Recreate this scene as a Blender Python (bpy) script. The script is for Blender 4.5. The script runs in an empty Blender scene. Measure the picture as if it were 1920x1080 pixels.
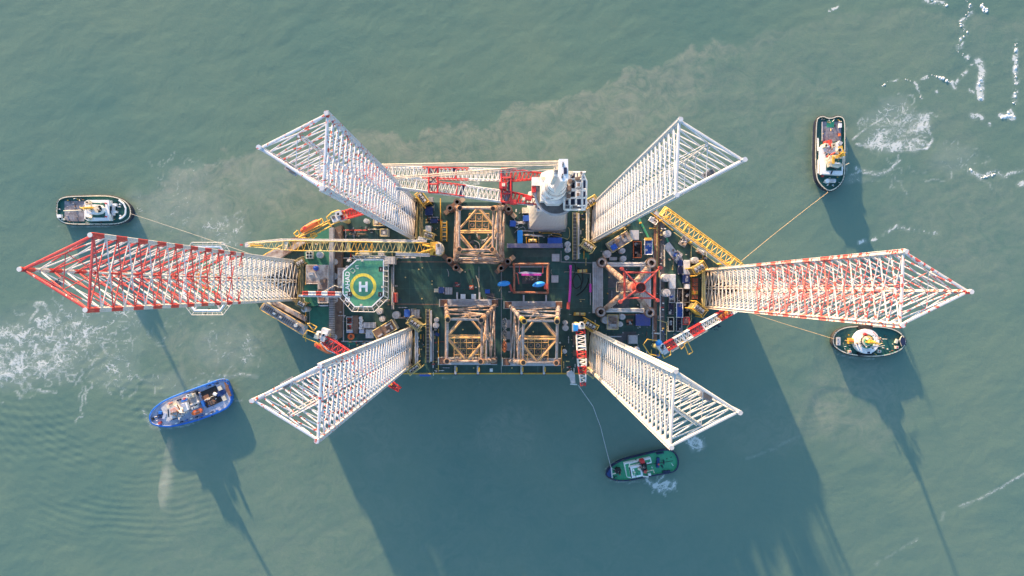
import bpy, math, random
import numpy as np
from mathutils import Vector, Matrix
random.seed(7)
PI = math.pi
# ---------------------------------------------------------------- camera, world, sun
F, NX, NY = 1280.0, 948.0, 541.0          # focal length and nadir in photo pixels (1920 wide)
ZD = 18.0                                  # deck height above the water
H = ZD + 320.0                             # camera height
scn = bpy.context.scene
col = scn.collection
cam_d = bpy.data.cameras.new('camera')
cam_d.sensor_width = 36.0
cam_d.lens = F / 1920 * 36
cam_d.shift_x = (960 - NX) / 1920
cam_d.shift_y = (NY - 540) / 1920
cam_d.clip_start = 1.0
cam_d.clip_end = 20000
cam = bpy.data.objects.new('camera', cam_d); col.objects.link(cam)
cam.location = (0, 0, H)
scn.camera = cam
ELEV = math.radians(9.2)
SUN = Vector((-0.403 * math.cos(ELEV), 0.915 * math.cos(ELEV), math.sin(ELEV))).normalized()
world = bpy.data.worlds.new('World'); scn.world = world; world.use_nodes = True
wn = world.node_tree; bgn = wn.nodes['Background']
sky = wn.nodes.new('ShaderNodeTexSky'); sky.sky_type = 'NISHITA'; sky.sun_disc = False
sky.sun_elevation = ELEV
sky.sun_rotation = math.atan2(SUN.x, SUN.y)
sky.air_density = 1.0; sky.dust_density = 1.2; sky.ozone_density = 2.6
wn.links.new(sky.outputs[0], bgn.inputs[0]); bgn.inputs[1].default_value = 0.15
sd = bpy.data.lights.new('sun', 'SUN'); sd.energy = 3.5; sd.angle = math.radians(1.1); sd.color = (1.0, 0.67, 0.38)
so = bpy.data.objects.new('sun', sd); col.objects.link(so)
so.rotation_euler = SUN.to_track_quat('Z', 'Y').to_euler(); so.location = (-200, 400, 300)
scn.view_settings.view_transform = 'Standard'; scn.view_settings.look = 'None'
scn.view_settings.gamma = 1.0; scn.view_settings.exposure = 1.96
scn.cycles.max_bounces = 6

# ---------------------------------------------------------------- helpers
def W(px, py, z):
    s = (H - z) / F
    return Vector(((px - NX) * s, (NY - py) * s, z))
def S(p, z): return p * (H - z) / F

def mat(name, c, rough=0.6, dirt=0.35, dcol=None, scale=0.5, metal=0.0, contrast=(0.42, 0.62), fine=0.12):
    m = bpy.data.materials.new(name); m.use_nodes = True
    nt = m.node_tree; b = nt.nodes['Principled BSDF']
    b.inputs['Roughness'].default_value = rough; b.inputs['Metallic'].default_value = metal
    tc = nt.nodes.new('ShaderNodeTexCoord')
    n = nt.nodes.new('ShaderNodeTexNoise'); n.inputs['Scale'].default_value = scale; n.inputs['Detail'].default_value = 8; n.inputs['Roughness'].default_value = .65
    nt.links.new(tc.outputs['Object'], n.inputs['Vector'])
    r = nt.nodes.new('ShaderNodeMapRange'); r.inputs[1].default_value = contrast[0]; r.inputs[2].default_value = contrast[1]
    r.inputs[3].default_value = 0; r.inputs[4].default_value = dirt
    nt.links.new(n.outputs['Fac'], r.inputs[0])
    mx = nt.nodes.new('ShaderNodeMix'); mx.data_type = 'RGBA'
    mx.inputs[6].default_value = (*c, 1)
    d = dcol or tuple(x * .45 for x in c)
    mx.inputs[7].default_value = (*d, 1)
    nt.links.new(r.outputs[0], mx.inputs[0])
    n2 = nt.nodes.new('ShaderNodeTexNoise'); n2.inputs['Scale'].default_value = scale * 7; n2.inputs['Detail'].default_value = 4
    nt.links.new(tc.outputs['Object'], n2.inputs['Vector'])
    r2 = nt.nodes.new('ShaderNodeMapRange'); r2.inputs[1].default_value = .3; r2.inputs[2].default_value = .7
    r2.inputs[3].default_value = 1 - fine; r2.inputs[4].default_value = 1 + fine
    nt.links.new(n2.outputs['Fac'], r2.inputs[0])
    vm = nt.nodes.new('ShaderNodeVectorMath'); vm.operation = 'SCALE'
    nt.links.new(mx.outputs[2], vm.inputs[0]); nt.links.new(r2.outputs[0], vm.inputs['Scale'])
    nt.links.new(vm.outputs[0], b.inputs['Base Color'])
    m['out'] = 0
    return m

RUST = (.20, .085, .035)
M = {}
def A(k, *a, **kw): M[k] = mat(k, *a, **kw)
A('white', (.74, .73, .70), .45, .35, (.42, .34, .26))
A('clean_white', (.80, .80, .79), .4, .2, (.55, .52, .48))
A('grey', (.36, .36, .37), .6, .5, (.16, .14, .13))
A('light_grey', (.50, .50, .51), .6, .4, (.28, .25, .22))
A('dark_grey', (.10, .10, .105), .7, .5, (.04, .04, .04))
A('black', (.012, .012, .014), .8, .4, (.03, .028, .026))
A('navy', (.012, .02, .06), .5, .3)
A('yellow', (.72, .42, .05), .5, .4, (.36, .18, .05))
A('yellow_paint', (.80, .62, .06), .6, .6, (.6, .5, .1))
A('pale_yellow', (.62, .50, .20), .55, .5, (.30, .22, .12))
A('olive', (.20, .17, .08), .7, .6, (.06, .05, .03))
A('orange', (.75, .16, .04), .5, .4, (.45, .12, .05))
A('red', (.58, .035, .035), .5, .4, (.30, .03, .03))
A('salmon', (.60, .25, .18), .55, .6, (.55, .42, .36), .35)
A('crimson', (.52, .08, .06), .5, .5, (.40, .05, .04), .6)
A('blue', (.02, .10, .45), .5, .35, (.02, .05, .2))
A('sky_blue', (.02, .28, .78), .5, .25, (.02, .18, .5), 1)
A('deep_blue', (.012, .04, .16), .5, .4)
A('violet', (.16, .17, .30), .6, .6, (.30, .28, .30), .4)
A('magenta', (.55, .05, .36), .5, .35, (.35, .05, .22))
A('rust', (.16, .075, .05), .85, .6, (.30, .17, .11), .6)
A('brown', (.20, .135, .10), .85, .6, (.10, .065, .05), .4)
A('rusty_roof', (.46, .41, .37), .8, .9, (.16, .085, .06), .25)
A('jacket', (.37, .27, .21), .75, .95, (.17, .10, .07), .45, contrast=(.45, .58))
A('jacket_grey', (.33, .31, .30), .7, .8, (.24, .14, .10), .5)
A('jacket_yellow', (.62, .36, .12), .65, .8, (.38, .22, .14), .6)
A('jacket_orange', (.55, .27, .12), .65, .8, (.34, .20, .13), .5)
A('tan', (.50, .36, .24), .8, .5)
A('cream', (.66, .60, .46), .6, .5)
A('green', (.025, .17, .11), .6, .4, (.02, .09, .07))
A('bright_green', (.05, .34, .17), .6, .35, (.04, .22, .12), .3)
A('tug_green', (.012, .095, .075), .55, .45, (.01, .05, .045), .4)
A('heli_green', (.07, .28, .16), .65, .7, (.04, .19, .13), .12, contrast=(.45, .55))
A('hull_side', (.05, .10, .09), .6, .5)
A('tug_blue', (.02, .15, .55), .5, .3)
A('pale_blue', (.42, .46, .57), .55, .5, (.22, .26, .40), .5)
A('brick', (.42, .10, .05), .6, .4, (.25, .08, .05))
A('violet_blue', (.07, .09, .30), .6, .6, (.12, .12, .22), .4)
A('grey_green', (.05, .095, .08), .6, .6, (.03, .06, .055), .2)
A('rope', (.62, .42, .22), .9, .3)
A('steel_deck', (.24, .235, .26), .7, .8, (.11, .09, .10), .35)
A('glass', (.01, .02, .03), .15, .1)
A('copper', (.35, .12, .06), .5, .5)
A('wire', (.52, .46, .38), .8, .3)

def deck_material():
    m = mat('deck_green', (.022, .082, .066), .5, .75, (.030, .058, .050), .05, fine=.25, contrast=(.38, .66))
    nt = m.node_tree; b = nt.nodes['Principled BSDF']
    src = b.inputs['Base Color'].links[0].from_socket
    tc = nt.nodes.new('ShaderNodeTexCoord')
    # scuffs: stretched noise streaks
    mp = nt.nodes.new('ShaderNodeMapping'); mp.inputs['Scale'].default_value = (.9, .12, 1); mp.inputs['Rotation'].default_value = (0, 0, .35)
    nt.links.new(tc.outputs['Object'], mp.inputs[0])
    n = nt.nodes.new('ShaderNodeTexNoise'); n.inputs['Scale'].default_value = .6; n.inputs['Detail'].default_value = 6
    nt.links.new(mp.outputs[0], n.inputs['Vector'])
    r = nt.nodes.new('ShaderNodeMapRange'); r.inputs[1].default_value = .60; r.inputs[2].default_value = .78; r.inputs[4].default_value = .5
    nt.links.new(n.outputs['Fac'], r.inputs[0])
    mx = nt.nodes.new('ShaderNodeMix'); mx.data_type = 'RGBA'
    nt.links.new(r.outputs[0], mx.inputs[0]); nt.links.new(src, mx.inputs[6]); mx.inputs[7].default_value = (.10, .17, .13, 1)
    # plate seams
    br = nt.nodes.new('ShaderNodeTexBrick'); br.inputs['Scale'].default_value = 1
    br.inputs['Color1'].default_value = (1, 1, 1, 1); br.inputs['Color2'].default_value = (.86, .88, .86, 1); br.inputs['Mortar'].default_value = (1.7, 1.5, 1.4, 1)
    br.inputs['Mortar Size'].default_value = .07; br.inputs['Brick Width'].default_value = 15; br.inputs['Row Height'].default_value = 9
    br.offset = 0
    nt.links.new(tc.outputs['Object'], br.inputs['Vector'])
    ml = nt.nodes.new('ShaderNodeMix'); ml.data_type = 'RGBA'; ml.blend_type = 'MULTIPLY'; ml.inputs[0].default_value = 1
    nt.links.new(mx.outputs[2], ml.inputs[6]); nt.links.new(br.outputs['Color'], ml.inputs[7])
    nt.links.new(ml.outputs[2], b.inputs['Base Color'])
    return m
M['deck'] = deck_material()
M['rustred'] = mat('rust_red_paint', (.30, .08, .04), .7, .8, (.32, .20, .13), .7)

def leg_material(name, base, red, zlo, period, duty, red_noise, rust_top, warm):
    """white leg paint; red bands above zlo; worn red streaks; yellow-brown rust growing towards the hull"""
    m = bpy.data.materials.new(name); m.use_nodes = True
    nt = m.node_tree; b = nt.nodes['Principled BSDF']; b.inputs['Roughness'].default_value = .5
    L = nt.links
    tc = nt.nodes.new('ShaderNodeTexCoord'); sx = nt.nodes.new('ShaderNodeSeparateXYZ'); L.new(tc.outputs['Object'], sx.inputs[0])
    def math_(op, a, bb=None, clamp=False):
        n = nt.nodes.new('ShaderNodeMath'); n.operation = op; n.use_clamp = clamp
        for i, v in enumerate((a, bb)):
            if v is None: continue
            if isinstance(v, (int, float)): n.inputs[i].default_value = v
            else: L.new(v, n.inputs[i])
        return n.outputs[0]
    z = sx.outputs[2]
    band = math_('LESS_THAN', math_('FRACT', math_('DIVIDE', math_('ADD', z, 6.4), period)), duty)
    band = math_('MULTIPLY', band, math_('GREATER_THAN', z, zlo))
    if duty < .4: band = math_('MULTIPLY', math_('MULTIPLY', band, math_('LESS_THAN', z, 152)), .85)
    no = nt.nodes.new('ShaderNodeTexNoise'); no.inputs['Scale'].default_value = .8; no.inputs['Detail'].default_value = 6; L.new(tc.outputs['Object'], no.inputs['Vector'])
    patch = math_('GREATER_THAN', no.outputs['Fac'], .62 if red_noise < .25 else (.565 if red_noise < .5 else .60))
    if duty > 0:
        worn = math_('LESS_THAN', no.outputs['Fac'], .68 if red_noise < .2 else .60)
        redf = math_('MULTIPLY', band, worn)
        if red_noise > .2:
            redf = math_('MAXIMUM', redf, math_('MULTIPLY', patch, math_('GREATER_THAN', z, zlo)))
    else:
        redf = math_('MULTIPLY', patch, math_('GREATER_THAN', z, zlo)) if red_noise else math_('MULTIPLY', z, 0)
    m1 = nt.nodes.new('ShaderNodeMix'); m1.data_type = 'RGBA'; L.new(redf, m1.inputs[0])
    m1.inputs[6].default_value = (*base, 1); m1.inputs[7].default_value = (*red, 1)
    n2 = nt.nodes.new('ShaderNodeTexNoise'); n2.inputs['Scale'].default_value = .35; n2.inputs['Detail'].default_value = 8; L.new(tc.outputs['Object'], n2.inputs['Vector'])
    zr = nt.nodes.new('ShaderNodeMapRange'); zr.inputs[1].default_value = rust_top; zr.inputs[2].default_value = ZD + 4
    zr.inputs[3].default_value = 0.0; zr.inputs[4].default_value = warm; L.new(z, zr.inputs[0])
    rf = math_('ADD', zr.outputs[0], math_('MULTIPLY', math_('SUBTRACT', n2.outputs['Fac'], .5), 1.1), True)
    m2 = nt.nodes.new('ShaderNodeMix'); m2.data_type = 'RGBA'; L.new(rf, m2.inputs[0])
    L.new(m1.outputs[2], m2.inputs[6]); m2.inputs[7].default_value = (.50, .34, .17, 1)
    n3 = nt.nodes.new('ShaderNodeTexNoise'); n3.inputs['Scale'].default_value = 2.5; n3.inputs['Detail'].default_value = 5; L.new(tc.outputs['Object'], n3.inputs['Vector'])
    f3 = nt.nodes.new('ShaderNodeMapRange'); f3.inputs[1].default_value = .60; f3.inputs[2].default_value = .72; f3.inputs[4].default_value = .55; L.new(n3.outputs['Fac'], f3.inputs[0])
    m3 = nt.nodes.new('ShaderNodeMix'); m3.data_type = 'RGBA'; L.new(f3.outputs[0], m3.inputs[0])
    L.new(m2.outputs[2], m3.inputs[6]); m3.inputs[7].default_value = (.34, .20, .13, 1)
    L.new(m3.outputs[2], b.inputs['Base Color'])
    return m

class MB:
    def __init__(s): s.v, s.f, s.m = [], [], []
    def add(s, vs, fs, mk):
        o = len(s.v); s.v += [tuple(v) for v in vs]
        for f in fs: s.f.append([i + o for i in f]); s.m.append(mk)
        return s
    def prism(s, pts, z0, z1, mk, side=None):           # world xy points (any winding)
        n = len(pts)
        a = sum(pts[i][0] * pts[(i + 1) % n][1] - pts[(i + 1) % n][0] * pts[i][1] for i in range(n))
        if a < 0: pts = pts[::-1]
        vs = [(p[0], p[1], z0) for p in pts] + [(p[0], p[1], z1) for p in pts]
        s.add(vs, [list(range(n, 2 * n)), list(range(n - 1, -1, -1))], mk)
        s.add(vs, [[i, (i + 1) % n, n + (i + 1) % n, n + i] for i in range(n)], side or mk)
        return s
    def poly(s, pp, z0, z1, mk, side=None):             # photo pixels of the visible top
        return s.prism([W(x, y, z1)[:2] for x, y in pp], z0, z1, mk, side)
    def box(s, px, py, w, h, z0, z1, mk, rot=0, side=None):
        c, sn = math.cos(math.radians(rot)), math.sin(math.radians(rot))
        pp = [(px + x * c - y * sn, py + x * sn + y * c) for x, y in ((-w/2, -h/2), (w/2, -h/2), (w/2, h/2), (-w/2, h/2))]
        return s.poly(pp, z0, z1, mk, side)
    def wbox(s, c, d, mk, rz=0):
        cs, sn = math.cos(rz), math.sin(rz)
        pts = [(c[0] + x * cs - y * sn, c[1] + x * sn + y * cs) for x, y in ((-d[0]/2, -d[1]/2), (d[0]/2, -d[1]/2), (d[0]/2, d[1]/2), (-d[0]/2, d[1]/2))]
        return s.prism(pts, c[2] - d[2]/2, c[2] + d[2]/2, mk)
    def tube(s, p, q, r, mk, n=6, r2=None, cap=True):
        p, q = Vector(p), Vector(q); d = q - p
        if d.length < 1e-5: return s
        d.normalize(); u = d.cross(Vector((0, 0, 1)) if abs(d.z) < .9 else Vector((1, 0, 0))).normalized(); w = d.cross(u)
        r2 = r if r2 is None else r2
        vs = [p + (u * math.cos(2*PI*i/n) + w * math.sin(2*PI*i/n)) * r for i in range(n)] + [q + (u * math.cos(2*PI*i/n) + w * math.sin(2*PI*i/n)) * r2 for i in range(n)]
        fs = [[i, (i+1) % n, n + (i+1) % n, n + i] for i in range(n)]
        if cap: fs += [list(range(n-1, -1, -1)), list(range(n, 2*n))]
        return s.add(vs, fs, mk)
    def path(s, pts, r, mk, n=5, close=False):
        pts = list(pts)
        if close: pts.append(pts[0])
        for a, b in zip(pts, pts[1:]): s.tube(a, b, r, mk, n)
        return s
    def cyl(s, c, r, z0, z1, mk, n=20, r2=None, side=None):
        r2 = r if r2 is None else r2
        vs = [(c[0] + r * math.cos(2*PI*i/n), c[1] + r * math.sin(2*PI*i/n), z0) for i in range(n)] + [(c[0] + r2 * math.cos(2*PI*i/n), c[1] + r2 * math.sin(2*PI*i/n), z1) for i in range(n)]
        s.add(vs, [[i, (i+1) % n, n + (i+1) % n, n + i] for i in range(n)], side or mk)
        return s.add(vs, [list(range(n-1, -1, -1)), list(range(n, 2*n))], mk)
    def pcyl(s, px, py, rp, z0, z1, mk, n=20, side=None):
        return s.cyl(W(px, py, z1), S(rp, z1), z0, z1, mk, n, side=side)
    def ring(s, c, ro, ri, z0, z1, mk, n=24, rx=1.0):
        vs = []
        for z, r in ((z0, ro), (z1, ro), (z1, ri), (z0, ri)):
            vs += [(c[0] + r * rx * math.cos(2*PI*i/n), c[1] + r * math.sin(2*PI*i/n), z) for i in range(n)]
        fs = []
        for k in range(4):
            a, b = k * n, ((k + 1) % 4) * n
            fs += [[a + i, a + (i+1) % n, b + (i+1) % n, b + i] for i in range(n)]
        return s.add(vs, fs, mk)
    def torus(s, c, R, r, mk, n=14, m=6, axis='z'):
        vs, fs = [], []
        for i in range(n):
            a = 2*PI*i/n
            for j in range(m):
                t = 2*PI*j/m; x, y, z = (R + r*math.cos(t))*math.cos(a), (R + r*math.cos(t))*math.sin(a), r*math.sin(t)
                if axis == 'x': x, y, z = z, x, y
                if axis == 'y': x, y, z = x, z, y
                vs.append((c[0]+x, c[1]+y, c[2]+z))
        for i in range(n):
            for j in range(m):
                fs.append([i*m+j, ((i+1) % n)*m+j, ((i+1) % n)*m+(j+1) % m, i*m+(j+1) % m])
        return s.add(vs, fs, mk)
    def dome(s, c, r, hz, mk, n=16, k=5, ry=None, rot=0):
        ry = ry or r; vs = []; cs, sn = math.cos(rot), math.sin(rot)
        for j in range(k):
            t = PI/2*j/k
            for i in range(n):
                x, y = r*math.cos(t)*math.cos(2*PI*i/n), ry*math.cos(t)*math.sin(2*PI*i/n)
                vs.append((c[0]+x*cs-y*sn, c[1]+x*sn+y*cs, c[2]+hz*math.sin(t)))
        vs.append((c[0], c[1], c[2]+hz)); fs = []
        for j in range(k-1):
            fs += [[j*n+i, j*n+(i+1) % n, (j+1)*n+(i+1) % n, (j+1)*n+i] for i in range(n)]
        fs += [[(k-1)*n+i, (k-1)*n+(i+1) % n, k*n] for i in range(n)]
        return s.add(vs, fs, mk)
    def strip(s, pp, wd, z, th, mk):                     # flat painted line along photo points lying at height z
        for a, b in zip(pp, pp[1:]):
            p, q = W(*a, z), W(*b, z); d = (q - p).normalized(); n = Vector((-d.y, d.x, 0)) * wd / 2; e = d * wd / 2 * 0
            s.prism([(p + n - e)[:2], (q + n + e)[:2], (q - n + e)[:2], (p - n - e)[:2]], z - th, z, mk)
        return s
    def build(s, name, parent=None, origin=None, smooth=False, **props):
        me = bpy.data.meshes.new(name)
        base = Vector((0, 0, 0))
        if parent is not None: base = Vector(parent['base'])
        elif origin is not None: base = Vector(origin)
        me.from_pydata([(x - base.x, y - base.y, z - base.z) for x, y, z in s.v], [], s.f)
        keys = []
        for k in s.m:
            if k not in keys: keys.append(k)
        for k in keys: me.materials.append(M[k] if isinstance(k, str) else k)
        me.polygons.foreach_set('material_index', [keys.index(k) for k in s.m])
        if smooth: me.polygons.foreach_set('use_smooth', [True] * len(s.f))
        me.update()
        o = bpy.data.objects.new(name, me); col.objects.link(o)
        if parent is not None: o.parent = parent; o['base'] = tuple(base)
        else: o.location = base; o['base'] = tuple(base)
        for k, v in props.items(): o[k] = v
        return o
def T(name, label, cat, loc, group=None):
    o = bpy.data.objects.new(name, None); col.objects.link(o); o.location = loc; o['base'] = tuple(loc)
    o['label'] = label; o['category'] = cat; o.empty_display_size = 2
    if group: o['group'] = group
    return o
def copy_tree(o, parent=None):
    c = o.copy(); col.objects.link(c)
    if parent: c.parent = parent
    for ch in list(o.children): copy_tree(ch, c)
    return c
def text_mesh(txt, size, loc, rz, th=.02, mk='clean_white', sx=1.0):
    """lettering as a flat extruded mesh appended as world coordinates; returns an MB"""
    cu = bpy.data.curves.new('lettering', 'FONT'); cu.body = txt; cu.size = size; cu.align_x = 'CENTER'; cu.align_y = 'CENTER'; cu.extrude = th; cu.offset = size * .02
    ob = bpy.data.objects.new('lettering', cu); col.objects.link(ob)
    dg = bpy.context.evaluated_depsgraph_get(); me = bpy.data.meshes.new_from_object(ob.evaluated_get(dg))
    mb = MB(); cs, sn = math.cos(rz), math.sin(rz)
    vs = [(loc[0] + v.co.x*sx*cs - v.co.y*sn, loc[1] + v.co.x*sx*sn + v.co.y*cs, loc[2] + v.co.z) for v in me.vertices]
    mb.add(vs, [list(p.vertices) for p in me.polygons], mk)
    bpy.data.objects.remove(ob); bpy.data.curves.remove(cu); bpy.data.meshes.remove(me)
    return mb

# ---------------------------------------------------------------- water
_TAB = {}
def vnoise(x, y, seed):
    """smooth value noise, numpy"""
    if seed not in _TAB: _TAB[seed] = np.random.RandomState(seed).rand(256, 256)
    tab = _TAB[seed]
    xi, yi = np.floor(x).astype(int), np.floor(y).astype(int); fx, fy = x - xi, y - yi
    fx, fy = fx*fx*(3-2*fx), fy*fy*(3-2*fy)
    g = lambda a, b: tab[a % 256, b % 256]
    return (g(xi, yi)*(1-fx)+g(xi+1, yi)*fx)*(1-fy)+(g(xi, yi+1)*(1-fx)+g(xi+1, yi+1)*fx)*fy
def fbm(x, y, seed, o=5):
    t, a, s = 0, .5, 0
    for k in range(o): t = t + a*vnoise(x*2**k, y*2**k, seed+k); s += a; a *= .55
    return t / s
def sstep(a, b, x): t = np.clip((x-a)/(b-a), 0, 1); return t*t*(3-2*t)
def seg_dist(x, y, pts):
    d = np.full(x.shape, 1e9)
    for (ax, ay), (bx, by) in zip(pts, pts[1:]):
        dx, dy = bx-ax, by-ay; t = np.clip(((x-ax)*dx+(y-ay)*dy)/(dx*dx+dy*dy+1e-9), 0, 1)
        d = np.minimum(d, np.hypot(x-ax-t*dx, y-ay-t*dy))
    return d
def water():
    xs = np.concatenate([[-9000, -4000, -1500, -700, -400, -300], np.arange(-268, 268.1, .8), [300, 400, 700, 1500, 4000, 9000]])
    ys = np.concatenate([[-9000, -4000, -1500, -700, -400, -220], np.arange(-150, 150.1, .8), [220, 400, 700, 1500, 4000, 9000]])
    X, Y = np.meshgrid(xs, ys); ny, nx = X.shape
    k = F / H; px, py = NX + X*k, NY - Y*k            # where each point lies in the photo
    wx = px + 60*(fbm(px/70, py/70, 11)-.5); wy = py + 60*(fbm(px/70+9, py/70+3, 31)-.5)
    w2x = px + 26*(fbm(px/22, py/22, 51)-.5); w2y = py + 26*(fbm(px/22+5, py/22, 61)-.5)
    # silt plume: its upper front is sharp and billowing, its lower side fades out
    front = np.interp(wx, [180, 240, 300, 420, 520, 600, 680, 760, 860, 960, 1040, 1100, 1160, 1230, 1300, 1380, 1460, 1560], [420, 375, 322, 292, 280, 262, 248, 240, 232, 205, 190, 165, 130, 128, 88, 62, 60, 20])
    billow = 46*(np.abs(fbm(px/38, py/38, 71, 4)-.5)*2-.35)
    e = wy + billow*.7 - front
    plume = sstep(-3, 10, e) * (1-sstep(60, 230, e)*.75) * sstep(225, 330, wx) * (1-sstep(1180, 1480, wx)*.7)
    plume = plume*(.4 + .9*fbm(px/45, py/33, 81)) + .62*sstep(-2, 6, e)*(1-sstep(8, 34, e))*(.3+fbm(px/30, py/30, 97))*sstep(225, 330, wx)*(1-sstep(1180, 1480, wx)*.7)
    for cx, cy, rx, ry, s in ((955, 810, 75, 60, .35), (700, 800, 60, 90, .18), (1600, 750, 120, 120, .5), (600, 780, 60, 60, .3), (1800, 420, 170, 150, .35), (1500, 250, 160, 140, .25), (90, 650, 140, 90, .25), (400, 640, 150, 70, .35), (1450, 790, 120, 60, .3), (1760, 240, 120, 60, .3)):
        r = np.hypot((wx-cx)/rx, (wy-cy)/ry); plume += s*(1-sstep(.55, 1.1, r))*(.5+fbm(px/40, py/40, 91))
    plume = np.clip(plume, 0, 1)
    # foam
    foam = np.zeros_like(px)
    def blob(cx, cy, rx, ry, s, rot=0, soft=.5):
        nonlocal foam
        c, sn = math.cos(math.radians(rot)), math.sin(math.radians(rot)); dx, dy = w2x-cx, w2y-cy
        r = np.hypot((dx*c+dy*sn)/rx, (-dx*sn+dy*c)/ry); foam = np.maximum(foam, s*(1-sstep(soft, 1.15, r))*(.62+.76*fbm(px/30, py/30, 7)))
    def line(pts, w, s, broken=.0):
        nonlocal foam
        d = seg_dist(px + 9*(fbm(px/14, py/14, 3)-.5), py + 9*(fbm(px/14, py/14, 13)-.5), pts)
        v = s*(1-sstep(w*.4, w*1.3, d))
        if broken: v = v * sstep(broken-.07, broken+.07, fbm(px/9, py/9, 23, 3))
        foam = np.maximum(foam, v)
    blob(60, 655, 130, 75, .72); blob(120, 620, 150, 70, .70, 0, .3); blob(215, 690, 60, 50, .55); blob(215, 595, 70, 35, .58); blob(10, 690, 70, 45, .74)
    blob(225, 630, 60, 70, .45); blob(420, 650, 70, 50, .42); blob(465, 650, 20, 45, .55); blob(310, 715, 50, 25, .45)
    blob(415, 430, 60, 35, .52, 20); blob(340, 390, 90, 50, .42); blob(500, 330, 60, 50, .30); blob(345, 330, 60, 30, .34); blob(255, 395, 22, 45, .5)
    blob(1672, 240, 75, 50, .66, 0, .35); blob(1690, 272, 60, 13, .92); blob(1725, 230, 25, 30, .82); blob(1640, 262, 30, 22, .8); blob(1680, 200, 35, 25, .6)
    line([(1605, 315), (1640, 328), (1665, 322), (1685, 300)], 5, .78); blob(1610, 335, 40, 12, .5); blob(1790, 300, 50, 35, .45)
    blob(1248, 910, 17, 13, .98, 0, .5); line([(1212, 900), (1228, 912), (1240, 922)], 5, .9); line([(1245, 895), (1232, 905), (1240, 918), (1258, 916), (1266, 903)], 4, .95); blob(1305, 830, 20, 17, .82); line([(1290, 825), (1300, 842), (1318, 833)], 5, .85)
    line([(430, 708), (450, 702), (480, 706)], 4, .7); line([(330, 742), (380, 718), (425, 706)], 5, .8, .45); line([(270, 770), (282, 800), (300, 805)], 4, .6)
    blob(880, 344, 28, 12, .74); line([(760, 705), (880, 708), (900, 715)], 3, .6, .5)
    for pts, w, s, b in (([(1735, 0), (1770, 8)], 7, 1, .35), ([(1812, 0), (1820, 22), (1800, 45), (1812, 60), (1797, 85), (1815, 110)], 7, .95, .5),
            ([(1835, 115), (1841, 135), (1836, 158), (1840, 182)], 9, 1.1, .2), ([(1652, 165), (1665, 152), (1690, 148), (1715, 152), (1728, 185)], 3, .9, .5),
            ([(1728, 150), (1750, 141), (1775, 150), (1790, 158), (1805, 140), (1822, 124)], 4.5, 1, .45), ([(1905, 80), (1903, 140), (1907, 160), (1902, 195)], 7, 1, .48),
            ([(1822, 216), (1842, 222)], 6, 1.1, .35), ([(1875, 218), (1900, 220), (1893, 210)], 7, 1.1, .35), ([(1818, 322), (1840, 332), (1866, 322), (1885, 330)], 6, .9, .42),
            ([(1885, 330), (1920, 315)], 5, .85, .5), ([(1912, 345), (1920, 345)], 6, 1, .3), ([(1655, 440), (1680, 425), (1700, 430), (1760, 437)], 4.5, 1, .52),
            ([(1612, 455), (1640, 448)], 4, 1, .45), ([(1755, 172), (1757, 173)], 4, 1.1, 0), ([(1555, 20), (1572, 12)], 3, 1, .4), ([(1856, 232), (1857, 233)], 3.5, 1.1, 0),
            ([(1820, 170), (1826, 173)], 4, 1.1, 0), ([(1785, 155), (1790, 166)], 5, 1.1, 0), ([(1920, 890), (1880, 912), (1840, 935), (1800, 950)], 3.5, .62, .35), ([(1770, 960), (1768, 975)], 3, .6, 0), ([(1720, 1010), (1640, 1060)], 3, .5, .4),
            ([(1400, 860), (1500, 820)], 3, .45, .4), ([(455, 425), (430, 440), (445, 460)], 4, .7, .3), ([(405, 415), (425, 440), (440, 455)], 4, .75, .3)): line(pts, w, s, b)
    foam = np.clip(foam, 0, 1)
    streak = np.zeros_like(px); x0g, y0g = xs, ys
    def draw(pts, w, s):
        nonlocal streak
        ax = [p[0] for p in pts]; ay = [p[1] for p in pts]
        X0, X1 = (min(ax)-8-NX)/k, (max(ax)+8-NX)/k; Y0, Y1 = (NY-max(ay)-8)/k, (NY-min(ay)+8)/k
        i0, i1 = np.searchsorted(xs, [X0, X1]); j0, j1 = np.searchsorted(ys, [Y0, Y1])
        if i1 <= i0 or j1 <= j0: return
        sl = (slice(j0, j1), slice(i0, i1)); d = seg_dist(px[sl], py[sl], pts); streak[sl] = np.maximum(streak[sl], s*(1-sstep(w*.3, w*1.25, d)))
    rs = random.Random(4)
    def pot(x, y, sc, sd_): return float(fbm(np.array([x/sc]), np.array([y/sc]), sd_, 3)[0])
    def swirl(cx, cy, rx, ry, n, steps, w, s, sc=38, sd_=3, drift=(0, 0), st=4.2):
        for _ in range(n):
            a, r = rs.uniform(0, 6.283), rs.random()**.6; x, y = cx+rx*r*math.cos(a), cy+ry*r*math.sin(a); pts = [(x, y)]
            for _k in range(rs.randint(steps//2, steps)):
                g = 1.5; dx = (pot(x, y+g, sc, sd_)-pot(x, y-g, sc, sd_)); dy = -(pot(x+g, y, sc, sd_)-pot(x-g, y, sc, sd_)); l = math.hypot(dx, dy)+1e-6
                dx, dy = dx/l+drift[0], dy/l+drift[1]; l = math.hypot(dx, dy)+1e-6; x, y = x+dx/l*st, y+dy/l*st; pts.append((x, y))
            draw(pts, w*rs.uniform(.6, 1.5), s*rs.uniform(.45, 1)*(1-.35*r))
    swirl(60, 655, 120, 72, 52, 26, 2.0, 1.0, 40, 3); swirl(170, 650, 100, 80, 34, 22, 1.6, .75, 45, 5); swirl(20, 690, 60, 40, 18, 18, 2.4, 1.0, 30, 8)
    swirl(420, 655, 70, 45, 14, 14, 1.4, .45, 40, 5); swirl(220, 700, 50, 50, 10, 18, 1.5, .6, 35, 6); swirl(330, 620, 60, 40, 8, 16, 1.3, .4, 40, 6)
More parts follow.
